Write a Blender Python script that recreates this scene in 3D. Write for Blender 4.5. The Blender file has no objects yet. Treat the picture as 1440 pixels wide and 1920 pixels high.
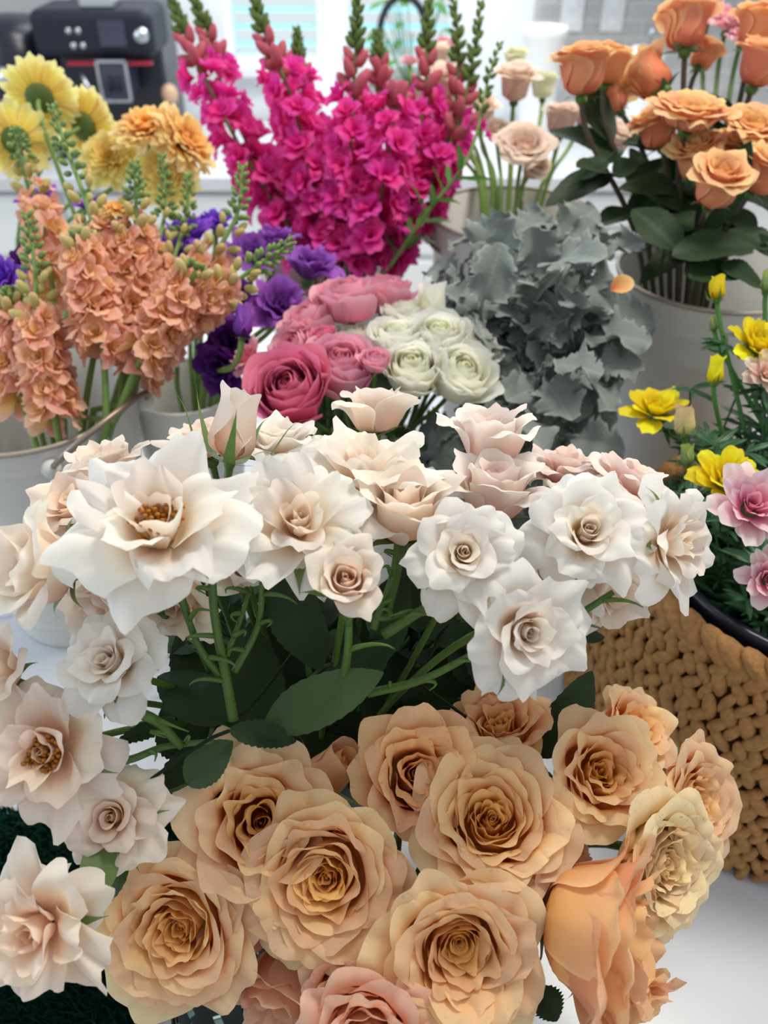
import bpy, math, random
import numpy as np
from mathutils import Vector, Matrix

# ------------------------------------------------------------------ camera, world, lights
TH = math.radians(38.0); F = 1598.0; H = 0.75
sc = bpy.context.scene
COL = sc.collection
cam_d = bpy.data.cameras.new('camera'); cam = bpy.data.objects.new('camera', cam_d); COL.objects.link(cam)
cam.location = (0, 0, H); cam.rotation_euler = (math.radians(90) - TH, 0, 0)
cam_d.sensor_fit = 'VERTICAL'; cam_d.sensor_height = 24.0; cam_d.lens = 24.0 * F / 1920
cam_d.dof.use_dof = True; cam_d.dof.focus_distance = 0.53; cam_d.dof.aperture_fstop = 4.4
cam_d.clip_start = 0.01
sc.camera = cam
w = bpy.data.worlds.new('world'); sc.world = w; w.use_nodes = True
w.node_tree.nodes['Background'].inputs[0].default_value = (0.90, 0.96, 1.0, 1)
w.node_tree.nodes['Background'].inputs[1].default_value = 0.70
sc.view_settings.view_transform = 'Standard'; sc.view_settings.look = 'None'
sc.view_settings.exposure = 0.0; sc.view_settings.gamma = 1.0

def area(name, loc, target, size, power, color):
    l = bpy.data.lights.new(name, 'AREA'); l.shape = 'RECTANGLE'; l.size, l.size_y = size
    l.energy = power; l.color = color
    o = bpy.data.objects.new(name, l); COL.objects.link(o); o.location = loc
    o.rotation_euler = (Vector(target) - Vector(loc)).to_track_quat('-Z', 'Y').to_euler()
    return o
area('ceiling_light', (0.55, 1.0, 2.0), (0.0, 0.45, 0.3), (0.60, 0.45), 27, (1.0, 0.94, 0.84))
area('side_window_light', (-2.4, 0.9, 1.0), (0, 0.5, 0.2), (1.2, 1.2), 26, (0.62, 0.82, 1.0))
area('rear_window_light', (0.1, 3.05, 1.15), (0.1, 0.8, 0.2), (1.8, 1.0), 24, (0.93, 0.97, 1.0))
area('outdoor_daylight', (0.06, 3.85, 0.8), (0.06, 0, 0.8), (2.2, 1.6), 9.5, (0.62, 0.93, 1.0))
area('back_wall_fill', (0.2, 2.1, 1.65), (0.2, 3.2, 0.2), (1.6, 0.4), 26, (0.97, 0.98, 1.0))  # added fill light that lifts the dim back wall, not a real fitting

# ------------------------------------------------------------------ helpers
GA = math.pi * (3 - math.sqrt(5))
def rad(a): return a * math.pi / 180
def P(px, py, D):
    """photo pixel + depth along the view axis -> point in the room (metres)"""
    a = (px - 720) / F; b = (960 - py) / F
    return Vector((D * a, D * (math.cos(TH) + b * math.sin(TH)), H + D * (-math.sin(TH) + b * math.cos(TH))))
def CD(a, b, c):
    """direction: right, up in view, towards viewer -> room direction"""
    v = Vector((a, b * math.sin(TH) - c * math.cos(TH), b * math.cos(TH) + c * math.sin(TH)))
    return v.normalized()
def basis(axis, roll=0.0):
    q = Vector((0, 0, 1)).rotation_difference(Vector(axis).normalized())
    return q.to_matrix() @ Matrix.Rotation(roll, 3, 'Z')
def ss(x):
    x = np.clip(x, 0, 1); return x * x * (3 - 2 * x)

class MB:
    def __init__(s): s.v = []; s.f = []; s.t = []; s.n = 0
    def add(s, verts, faces, tone=(0.5, 0.5, 0.5)):
        verts = np.asarray(verts, float).reshape(-1, 3)
        s.v.append(verts)
        tone = np.asarray(tone, float)
        if tone.ndim == 1: tone = np.tile(tone, (len(verts), 1))
        s.t.append(tone)
        n = s.n
        s.f.extend([tuple(i + n for i in f) for f in faces]); s.n += len(verts)
    def xf(s, M, T=(0, 0, 0)):
        M = np.array(M); T = np.array(T)
        s.v = [v @ M.T + T for v in s.v]; return s
    def join(s, o, M=None, T=(0, 0, 0)):
        for v, t in zip(o.v, o.t):
            if M is not None: v = v @ np.array(M).T + np.array(T)
            s.v.append(v); s.t.append(t)
        s.f.extend([tuple(i + s.n for i in f) for f in o.f]); s.n += o.n; return s
    def mesh(s, name, mat, smooth=True):
        me = bpy.data.meshes.new(name)
        V = np.concatenate(s.v); T = np.concatenate(s.t)
        me.from_pydata(V.tolist(), [], s.f)
        at = me.color_attributes.new('tone', 'FLOAT_COLOR', 'POINT')
        at.data.foreach_set('color', np.concatenate([T, np.ones((len(T), 1))], 1).astype(np.float32).ravel())
        if smooth: me.polygons.foreach_set('use_smooth', [True] * len(me.polygons))
        me.materials.append(mat); me.update(); return me
    def build(s, name, mat, parent=None, smooth=True):
        """vertices are in room coordinates; stored relative to the parent thing"""
        if parent is not None:
            L = np.array(root_loc(parent)); s.v = [v - L for v in s.v]
        o = bpy.data.objects.new(name, s.mesh(name, mat, smooth)); COL.objects.link(o)
        if parent is not None: o.parent = parent
        return o

def root_loc(o):
    L = Vector((0, 0, 0))
    while o is not None: L = L + o.location; o = o.parent
    return L
def tag(o, label=None, cat=None, group=None, kind=None):
    if label: o['label'] = label
    if cat: o['category'] = cat
    if group: o['group'] = group
    if kind: o['kind'] = kind
    return o
def empty(name, loc, label=None, cat=None, group=None):
    o = bpy.data.objects.new(name, None); COL.objects.link(o); o.location = loc; o.empty_display_size = 0.02
    return tag(o, label, cat, group)
def inst(name, me, parent, pos, R=None, scale=1.0):
    """a part that shares its mesh with other parts of the same look"""
    o = bpy.data.objects.new(name, me); COL.objects.link(o)
    M = Matrix.Translation(Vector(pos) - root_loc(parent)) @ (R if R is not None else Matrix.Identity(3)).to_4x4() @ Matrix.Diagonal((scale, scale, scale, 1) if not hasattr(scale, '__len__') else (*scale, 1))
    o.parent = parent; o.matrix_local = M
    return o

_gf = {}
def gridfaces(a, b, closed=False):
    k = (a, b, closed)
    if k not in _gf:
        r = []
        for i in range(a if closed else a - 1):
            for j in range(b - 1):
                i2 = (i + 1) % a
                r.append((i * b + j, i2 * b + j, i2 * b + j + 1, i * b + j + 1))
        _gf[k] = r
    return _gf[k]

def tube(mb, pts, rads, n=8, tone=(0.5, 0.5, 0.5), caps=True):
    pts = [Vector(p) for p in pts]; m = len(pts)
    if not hasattr(rads, '__len__'): rads = [rads] * m
    V = np.zeros((n, m, 3)); up = Vector((0.13, 0.31, 0.94)).normalized()
    prev = None
    for j, p in enumerate(pts):
        d = (pts[min(j + 1, m - 1)] - pts[max(j - 1, 0)]).normalized()
        if prev is None:
            a = d.orthogonal().normalized()
        else:
            a = (prev - d * prev.dot(d)).normalized()
        prev = a; b = d.cross(a)
        for i in range(n):
            q = p + (a * math.cos(2 * math.pi * i / n) + b * math.sin(2 * math.pi * i / n)) * rads[j]
            V[i, j] = q
    fs = list(gridfaces(n, m, True))
    if caps:
        fs.append(tuple(i * m for i in range(n))[::-1]); fs.append(tuple(i * m + m - 1 for i in range(n)))
    mb.add(V.reshape(-1, 3), fs, tone)
    return mb
def bez(p0, p1, p2, p3, n=10):
    out = []
    for i in range(n):
        t = i / (n - 1)
        out.append(Vector(p0) * (1 - t) ** 3 + Vector(p1) * 3 * t * (1 - t) ** 2 + Vector(p2) * 3 * t * t * (1 - t) + Vector(p3) * t ** 3)
    return out
def catmull(pts, n=6):
    pts = [Vector(p) for p in pts]; q = [pts[0] * 2 - pts[1]] + pts + [pts[-1] * 2 - pts[-2]]; out = []
    for i in range(1, len(q) - 2):
        for k in range(n):
            t = k / n
            out.append(0.5 * ((2 * q[i]) + (q[i + 1] - q[i - 1]) * t + (2 * q[i - 1] - 5 * q[i] + 4 * q[i + 1] - q[i + 2]) * t * t + (3 * q[i] - q[i - 1] - 3 * q[i + 1] + q[i + 2]) * t ** 3))
    out.append(pts[-1]); return out
def lathe(mb, prof, c=(0, 0, 0), n=40, tone=(0.5, 0.5, 0.5)):
    m = len(prof); V = np.zeros((n, m, 3))
    for i in range(n):
        a = 2 * math.pi * i / n
        for j, (r, z) in enumerate(prof):
            V[i, j] = (c[0] + r * math.cos(a), c[1] + r * math.sin(a), c[2] + z)
    mb.add(V.reshape(-1, 3), gridfaces(n, m, True), tone); return mb
def ell(mb, c, ax, R=None, nu=10, nv=7, tone=(0.5, 0.5, 0.5), pw=1.0):
    """ellipsoid, tapered by pw towards +z"""
    V = np.zeros((nu, nv, 3))
    for i in range(nu):
        a = 2 * math.pi * i / nu
        for j in range(nv):
            b = math.pi * j / (nv - 1)
            z = -math.cos(b); r = max(math.sin(b), 1e-3)
            if pw != 1.0: r *= (1 - (z + 1) / 2 * (1 - pw))
            V[i, j] = (ax[0] * r * math.cos(a), ax[1] * r * math.sin(a), ax[2] * z)
    V = V.reshape(-1, 3)
    if R is not None: V = V @ np.array(R).T
    tt = np.zeros((nu, nv, 3)); tt[:] = tone; tt[:, :, 0] = np.linspace(0, 1, nv)[None, :]
    mb.add(V + np.array(c), gridfaces(nu, nv, True), tt.reshape(-1, 3)); return mb
def box(mb, lo, hi, tone=(0.5, 0.5, 0.5)):
    x0, y0, z0 = lo; x1, y1, z1 = hi
    mb.add([(x0, y0, z0), (x1, y0, z0), (x1, y1, z0), (x0, y1, z0), (x0, y0, z1), (x1, y0, z1), (x1, y1, z1), (x0, y1, z1)],
           [(0, 3, 2, 1), (4, 5, 6, 7), (0, 1, 5, 4), (1, 2, 6, 5), (2, 3, 7, 6), (3, 0, 4, 7)], tone); return mb
def bevel(o, wd=0.004, seg=3):
    m = o.modifiers.new('bevel', 'BEVEL'); m.width = wd; m.segments = seg; m.limit_method = 'ANGLE'; return o

# ------------------------------------------------------------------ materials
def newmat(name):
    m = bpy.data.materials.new(name); m.use_nodes = True; nt = m.node_tree; nt.nodes.clear()
    out = nt.nodes.new('ShaderNodeOutputMaterial'); return m, nt, out
def N(nt, typ, **kw):
    n = nt.nodes.new(typ)
    for k, v in kw.items(): setattr(n, k, v)
    return n
def mixc(nt, fac, a, b, mode='MIX'):
    n = nt.nodes.new('ShaderNodeMix'); n.data_type = 'RGBA'; n.blend_type = mode
    for sock, val in ((n.inputs[0], fac), (n.inputs[6], a), (n.inputs[7], b)):
        if isinstance(val, (int, float)): sock.default_value = val
        elif isinstance(val, (tuple, list)): sock.default_value = (*val[:3], 1)
        else: nt.links.new(val, sock)
    return n.outputs[2]
def ramp(nt, src, lo, hi, a=0.0, b=1.0):
    n = N(nt, 'ShaderNodeMapRange', interpolation_type='SMOOTHSTEP')
    nt.links.new(src, n.inputs[0]); n.inputs[1].default_value = lo; n.inputs[2].default_value = hi
    n.inputs[3].default_value = a; n.inputs[4].default_value = b; return n.outputs[0]
def noise(nt, scale, detail=3, rough=0.5, coord='Object', dist=0.0):
    tc = N(nt, 'ShaderNodeTexCoord'); n = N(nt, 'ShaderNodeTexNoise'); n.inputs['Scale'].default_value = scale
    n.inputs['Detail'].default_value = detail; n.inputs['Roughness'].default_value = rough; n.inputs['Distortion'].default_value = dist
    nt.links.new(tc.outputs[coord], n.inputs['Vector']); return n.outputs['Fac']
def surf(nt, out, col, rough=0.5, transl=0.0, spec=0.3, bump=None, bstr=0.2, bdist=0.002, metal=0.0, sheen=0.0):
    p = N(nt, 'ShaderNodeBsdfPrincipled'); p.inputs['Roughness'].default_value = rough
    p.inputs['Specular IOR Level'].default_value = spec; p.inputs['Metallic'].default_value = metal
    if sheen: p.inputs['Sheen Weight'].default_value = sheen
    if isinstance(col, (tuple, list)): p.inputs['Base Color'].default_value = (*col[:3], 1)
    else: nt.links.new(col, p.inputs['Base Color'])
    if bump is not None:
        b = N(nt, 'ShaderNodeBump'); b.inputs['Strength'].default_value = bstr; b.inputs['Distance'].default_value = bdist
        nt.links.new(bump, b.inputs['Height']); nt.links.new(b.outputs[0], p.inputs['Normal'])
    if transl > 0:
        t = N(nt, 'ShaderNodeBsdfTranslucent'); mx = N(nt, 'ShaderNodeMixShader'); mx.inputs[0].default_value = transl
        if isinstance(col, (tuple, list)): t.inputs[0].default_value = (*col[:3], 1)
        else: nt.links.new(col, t.inputs[0])
        nt.links.new(p.outputs[0], mx.inputs[1]); nt.links.new(t.outputs[0], mx.inputs[2]); nt.links.new(mx.outputs[0], out.inputs[0])
    else: nt.links.new(p.outputs[0], out.inputs[0])
    return p
def petal_mat(name, inner, outer, edge, base=None, transl=0.3, specks=0.0, e0=0.55, e1=1.0, rough=0.55):
    """tone.r = base..tip of the petal, tone.g = heart..outside of the bloom, tone.b = per petal"""
    m, nt, out = newmat(name)
    at = N(nt, 'ShaderNodeAttribute', attribute_name='tone'); sp = N(nt, 'ShaderNodeSeparateColor'); nt.links.new(at.outputs['Color'], sp.inputs[0])
    c = mixc(nt, ramp(nt, sp.outputs[1], 0.1, 0.95), inner, outer)
    if base is not None: c = mixc(nt, ramp(nt, sp.outputs[0], 0.0, 0.75), base, c)
    ef = N(nt, 'ShaderNodeMath', operation='MULTIPLY'); nt.links.new(ramp(nt, sp.outputs[0], e0, e1), ef.inputs[0]); nt.links.new(ramp(nt, sp.outputs[1], 0.0, 0.9, 0.4, 1.0), ef.inputs[1])
    c = mixc(nt, ef.outputs[0], c, edge)
    hsv = N(nt, 'ShaderNodeHueSaturation'); nt.links.new(c, hsv.inputs['Color'])
    nt.links.new(ramp(nt, sp.outputs[2], 0, 1, 0.487, 0.513), hsv.inputs['Hue'])
    nt.links.new(ramp(nt, sp.outputs[2], 0, 1, 0.93, 1.07), hsv.inputs['Value'])
    c = hsv.outputs[0]
    blot = noise(nt, 90, 3); c = mixc(nt, ramp(nt, blot, 0.3, 0.75, 0, 0.10), c, tuple(x * 0.72 for x in edge))
    if specks > 0:
        s = noise(nt, 330, 3, 0.6); f = N(nt, 'ShaderNodeMath', operation='MULTIPLY')
        nt.links.new(ramp(nt, s, 0.60, 0.68, 0, specks), f.inputs[0]); nt.links.new(ramp(nt, sp.outputs[0], 0.86, 1.0), f.inputs[1])
        c = mixc(nt, f.outputs[0], c, (0.30, 0.13, 0.03))
    surf(nt, out, c, rough, transl, 0.12, noise(nt, 160, 4), 0.25, 0.0012)
    return m
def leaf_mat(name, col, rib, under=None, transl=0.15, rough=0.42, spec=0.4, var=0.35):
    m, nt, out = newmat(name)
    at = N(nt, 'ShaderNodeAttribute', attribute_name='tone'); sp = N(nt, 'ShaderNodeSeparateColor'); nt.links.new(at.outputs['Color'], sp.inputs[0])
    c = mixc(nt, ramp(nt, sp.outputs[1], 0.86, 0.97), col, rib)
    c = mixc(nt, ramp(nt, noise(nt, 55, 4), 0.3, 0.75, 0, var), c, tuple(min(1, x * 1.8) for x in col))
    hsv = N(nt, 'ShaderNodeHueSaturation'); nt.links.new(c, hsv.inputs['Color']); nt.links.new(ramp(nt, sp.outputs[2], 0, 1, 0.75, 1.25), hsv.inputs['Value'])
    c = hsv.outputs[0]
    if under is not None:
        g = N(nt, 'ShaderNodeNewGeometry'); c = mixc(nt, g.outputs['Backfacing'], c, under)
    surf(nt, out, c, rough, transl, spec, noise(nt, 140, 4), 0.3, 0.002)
    return m
def plain(name, col, rough=0.5, spec=0.4, metal=0.0, nscale=0, nstr=0.15, var=0.0):
    m, nt, out = newmat(name); c = col; b = None
    if nscale:
        b = noise(nt, nscale, 4)
        if var: c = mixc(nt, ramp(nt, b, 0.3, 0.7, 0, var), col, tuple(x * 0.6 for x in col))
    surf(nt, out, c, rough, 0, spec, b, nstr, 0.002, metal)
    return m

M = {}
M['peach'] = petal_mat('peach_petal', (0.97, 0.57, 0.075), (0.95, 0.53, 0.28), (0.97, 0.74, 0.47), (0.96, 0.43, 0.02), 0.48, 0.2)
M['cream'] = petal_mat('cream_petal', (0.92, 0.64, 0.25), (0.90, 0.66, 0.38), (0.94, 0.77, 0.50), (0.88, 0.56, 0.18), 0.34, 0.5)
M['tan'] = petal_mat('tan_petal', (0.95, 0.54, 0.15), (0.91, 0.49, 0.26), (0.95, 0.63, 0.37), (0.92, 0.44, 0.10), 0.42, 0.4)
M['coral'] = petal_mat('coral_petal', (0.92, 0.42, 0.18), (0.92, 0.47, 0.32), (0.94, 0.62, 0.46), (0.88, 0.36, 0.15), 0.36, 0.2)
M['white'] = petal_mat('white_petal', (0.95, 0.76, 0.58), (0.94, 0.87, 0.78), (0.94, 0.92, 0.88), (0.94, 0.70, 0.48), 0.42, 0.03, 0.3, 0.85)
M['blush'] = petal_mat('blush_white_petal', (0.94, 0.66, 0.48), (0.93, 0.75, 0.61), (0.94, 0.85, 0.75), (0.93, 0.60, 0.42), 0.42, 0.08, 0.35, 0.9)
M['pinkwhite'] = petal_mat('pinkish_white_petal', (0.90, 0.52, 0.42), (0.90, 0.72, 0.64), (0.92, 0.85, 0.79), (0.88, 0.45, 0.36), 0.36, 0.1, 0.4, 0.9)
M['orange'] = petal_mat('orange_petal', (0.95, 0.50, 0.14), (0.92, 0.38, 0.20), (0.95, 0.66, 0.34), (0.92, 0.28, 0.12), 0.38, 0.0, 0.72, 1.0)
M['dusty'] = petal_mat('dusty_blush_petal', (0.90, 0.60, 0.50), (0.91, 0.68, 0.58), (0.94, 0.80, 0.68), (0.86, 0.50, 0.44), 0.42)
M['lemonrose'] = petal_mat('pale_lemon_petal', (0.84, 0.80, 0.42), (0.88, 0.86, 0.58), (0.92, 0.90, 0.70), None, 0.3)
M['magenta'] = petal_mat('magenta_petal', (0.84, 0.03, 0.33), (0.88, 0.035, 0.38), (0.93, 0.12, 0.48), (0.70, 0.015, 0.22), 0.42)
M['rosebud'] = petal_mat('dusky_pink_bud', (0.36, 0.14, 0.08), (0.58, 0.10, 0.17), (0.70, 0.12, 0.24), None, 0.2)
M['stock'] = petal_mat('salmon_petal', (0.88, 0.56, 0.22), (0.93, 0.45, 0.32), (0.94, 0.56, 0.44), (0.86, 0.60, 0.18), 0.4)
M['stockbud'] = petal_mat('cream_green_bud', (0.35, 0.42, 0.08), (0.62, 0.52, 0.20), (0.80, 0.55, 0.30), None, 0.2, 0, 0.35, 0.95)
M['greenbud'] = petal_mat('grey_green_bud', (0.17, 0.27, 0.10), (0.2, 0.32, 0.12), (0.48, 0.56, 0.14), None, 0.2, 0, 0.5, 1.0)
M['snapgreen'] = petal_mat('snapdragon_green_bud', (0.09, 0.13, 0.035), (0.11, 0.16, 0.04), (0.16, 0.22, 0.06), None, 0.1)
M['purple'] = petal_mat('purple_petal', (0.20, 0.04, 0.34), (0.26, 0.06, 0.42), (0.38, 0.12, 0.54), (0.13, 0.02, 0.22), 0.3)
M['violet'] = petal_mat('violet_petal', (0.14, 0.03, 0.46), (0.18, 0.045, 0.58), (0.28, 0.09, 0.68), (0.08, 0.015, 0.28), 0.3)
M['plum'] = petal_mat('dark_plum_petal', (0.05, 0.008, 0.10), (0.08, 0.012, 0.15), (0.13, 0.02, 0.22), None, 0.2)
M['pink'] = petal_mat('pink_petal', (0.86, 0.16, 0.27), (0.90, 0.34, 0.46), (0.93, 0.50, 0.60), (0.76, 0.12, 0.22), 0.36, 0, 0.5, 1.0)
M['deeppink'] = petal_mat('deep_pink_petal', (0.50, 0.05, 0.10), (0.80, 0.16, 0.30), (0.87, 0.28, 0.42), (0.55, 0.05, 0.1), 0.34)
M['ivory'] = petal_mat('ivory_petal', (0.90, 0.92, 0.48), (0.94, 0.92, 0.80), (0.95, 0.94, 0.88), (0.90, 0.88, 0.55), 0.5)
M['yellow'] = petal_mat('yellow_petal', (0.86, 0.62, 0.01), (0.90, 0.74, 0.015), (0.93, 0.82, 0.04), (0.80, 0.52, 0.0), 0.35)
M['lemon'] = petal_mat('lemon_petal', (0.95, 0.68, 0.12), (0.97, 0.82, 0.22), (0.97, 0.88, 0.42), (0.95, 0.64, 0.08), 0.5)
M['apricot'] = petal_mat('apricot_petal', (0.97, 0.50, 0.08), (0.97, 0.62, 0.17), (0.97, 0.80, 0.42), (0.97, 0.42, 0.05), 0.5)
M['pinkwhiteran'] = petal_mat('pink_streaked_petal', (0.80, 0.22, 0.38), (0.88, 0.55, 0.60), (0.92, 0.78, 0.77), (0.76, 0.12, 0.30), 0.35, 0, 0.55, 1.0)
M['carnation'] = petal_mat('baby_pink_petal', (0.88, 0.34, 0.42), (0.90, 0.45, 0.52), (0.92, 0.55, 0.60), None, 0.3)
M['stamen'] = plain('golden_stamen', (0.50, 0.20, 0.03), 0.6, 0.2, 0, 400, 0.3, 0.5)
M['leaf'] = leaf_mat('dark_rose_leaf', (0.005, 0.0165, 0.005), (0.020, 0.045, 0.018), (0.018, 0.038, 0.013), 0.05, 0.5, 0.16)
M['midleaf'] = leaf_mat('mid_green_leaf', (0.040, 0.068, 0.015), (0.13, 0.20, 0.07), (0.05, 0.09, 0.03), 0.12, 0.5, 0.25)
M['stem'] = plain('green_stem', (0.070, 0.145, 0.022), 0.45, 0.4, 0, 120, 0.2, 0.4)
M['sepal'] = leaf_mat('green_sepal', (0.09, 0.17, 0.035), (0.15, 0.25, 0.07), (0.13, 0.2, 0.06), 0.2)
M['lightstem'] = plain('pale_green_stem', (0.19, 0.31, 0.08), 0.5, 0.3, 0, 90, 0.2, 0.35)
M['brownstem'] = plain('brownish_green_stem', (0.07, 0.055, 0.03), 0.5, 0.3, 0, 90, 0.2, 0.5)
M['snapstem'] = plain('olive_stem', (0.12, 0.16, 0.035), 0.5, 0.3, 0, 90, 0.2, 0.4)
M['brightleaf'] = leaf_mat('fresh_green_leaf', (0.07, 0.20, 0.035), (0.16, 0.32, 0.1), None, 0.2)
M['ferny'] = leaf_mat('deep_green_foliage', (0.018, 0.075, 0.022), (0.05, 0.15, 0.05), None, 0.12)
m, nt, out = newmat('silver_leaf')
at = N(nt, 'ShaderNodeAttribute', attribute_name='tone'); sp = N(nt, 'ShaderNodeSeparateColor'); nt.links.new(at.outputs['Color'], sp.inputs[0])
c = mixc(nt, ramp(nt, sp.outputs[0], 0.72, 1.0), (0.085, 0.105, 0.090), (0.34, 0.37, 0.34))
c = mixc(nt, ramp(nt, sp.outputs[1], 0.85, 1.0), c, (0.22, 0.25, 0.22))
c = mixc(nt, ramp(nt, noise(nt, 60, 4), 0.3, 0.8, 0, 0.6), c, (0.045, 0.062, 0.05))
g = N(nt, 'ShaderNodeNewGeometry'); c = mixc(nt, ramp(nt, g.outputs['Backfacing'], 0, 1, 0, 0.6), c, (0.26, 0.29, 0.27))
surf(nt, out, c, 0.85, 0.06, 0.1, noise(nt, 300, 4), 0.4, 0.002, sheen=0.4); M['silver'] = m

# ------------------------------------------------------------------ flower maker
def petal(L, r1, h, a0, a1, a2, W, az, rng, nu=15, nv=12, r0=0.03, side=0.0, round_=0.25, tip=0.0, ruf=0.0, rufk=3.0, spiral=0.06, maxang=2.4, z0=0.0, basew=0.3, cup=0.0, t=0.5, pw=2.6, notch=0.0, crum=0.0):
    u = np.linspace(-1, 1, nu)[:, None]
    v = (np.linspace(0, 1, nv) ** 0.85)[None, :]
    Lf = 1 - round_ * np.abs(u) ** pw + tip * np.exp(-(u / 0.2) ** 2) - notch * np.exp(-(u / 0.12) ** 2)
    ph = rng.uniform(0, 6.28, 4)
    Lf = Lf + ruf * 0.6 * np.sin(rufk * 2.3 * u + ph[3]) * 0.5
    s = v * Lf
    s1 = r1 / L; s2 = min((r1 + h) / L, 0.93)
    a = a0 + (a1 - a0) * ss((s - s1 * 0.7) / max(0.6 * s1 + 0.12, 0.05)) + (a2 + side * np.abs(u) ** 2 - a1) * ss((s - s2 * 0.85) / (1.06 - s2 * 0.85))
    a = np.deg2rad(a)
    ds = np.diff(s, axis=1, prepend=0)
    r = r0 + np.cumsum(np.sin(a) * ds, axis=1) * L
    z = z0 + np.cumsum(np.cos(a) * ds, axis=1) * L
    wd = W * (basew + (1 - basew) * ss(s / 0.65)) * (1 - 0.12 * ss((s - 0.75) / 0.3))
    rr = np.maximum(r, 0.05)
    ang = np.minimum(wd / rr, maxang)
    ph2 = az + u * ang
    r = r * (1 + spiral * u) + ruf * L * 0.5 * ss(s) ** 2 * np.sin(rufk * u * 1.7 + ph[0]) + cup * (-(u ** 2)) * ss(s) * W
    z = z + ruf * L * 0.6 * ss(s) ** 2 * np.sin(rufk * u * 2.1 + ph[1] + 2 * s) + 0.25 * ruf * L * s * np.sin(rufk * 4.3 * u + ph[2]) + crum * L * ss(s / .6) * np.sin(2.6 * u + 4.0 * s + ph[3])
    r = r + crum * L * ss(s / .6) * np.sin(3.1 * u - 3.4 * s + ph[1])
    V = np.stack([r * np.cos(ph2), r * np.sin(ph2), z], -1)
    T = np.zeros((nu, nv, 3)); T[..., 0] = np.clip(v * (1 - 0.0 * u), 0, 1); T[..., 1] = t; T[..., 2] = rng.uniform()
    edge = np.abs(u) ** 6 * ss(v / 0.5)
    T[..., 0] = np.maximum(T[..., 0], edge * 0.92)
    return V.reshape(-1, 3), T.reshape(-1, 3), (nu, nv)

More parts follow.
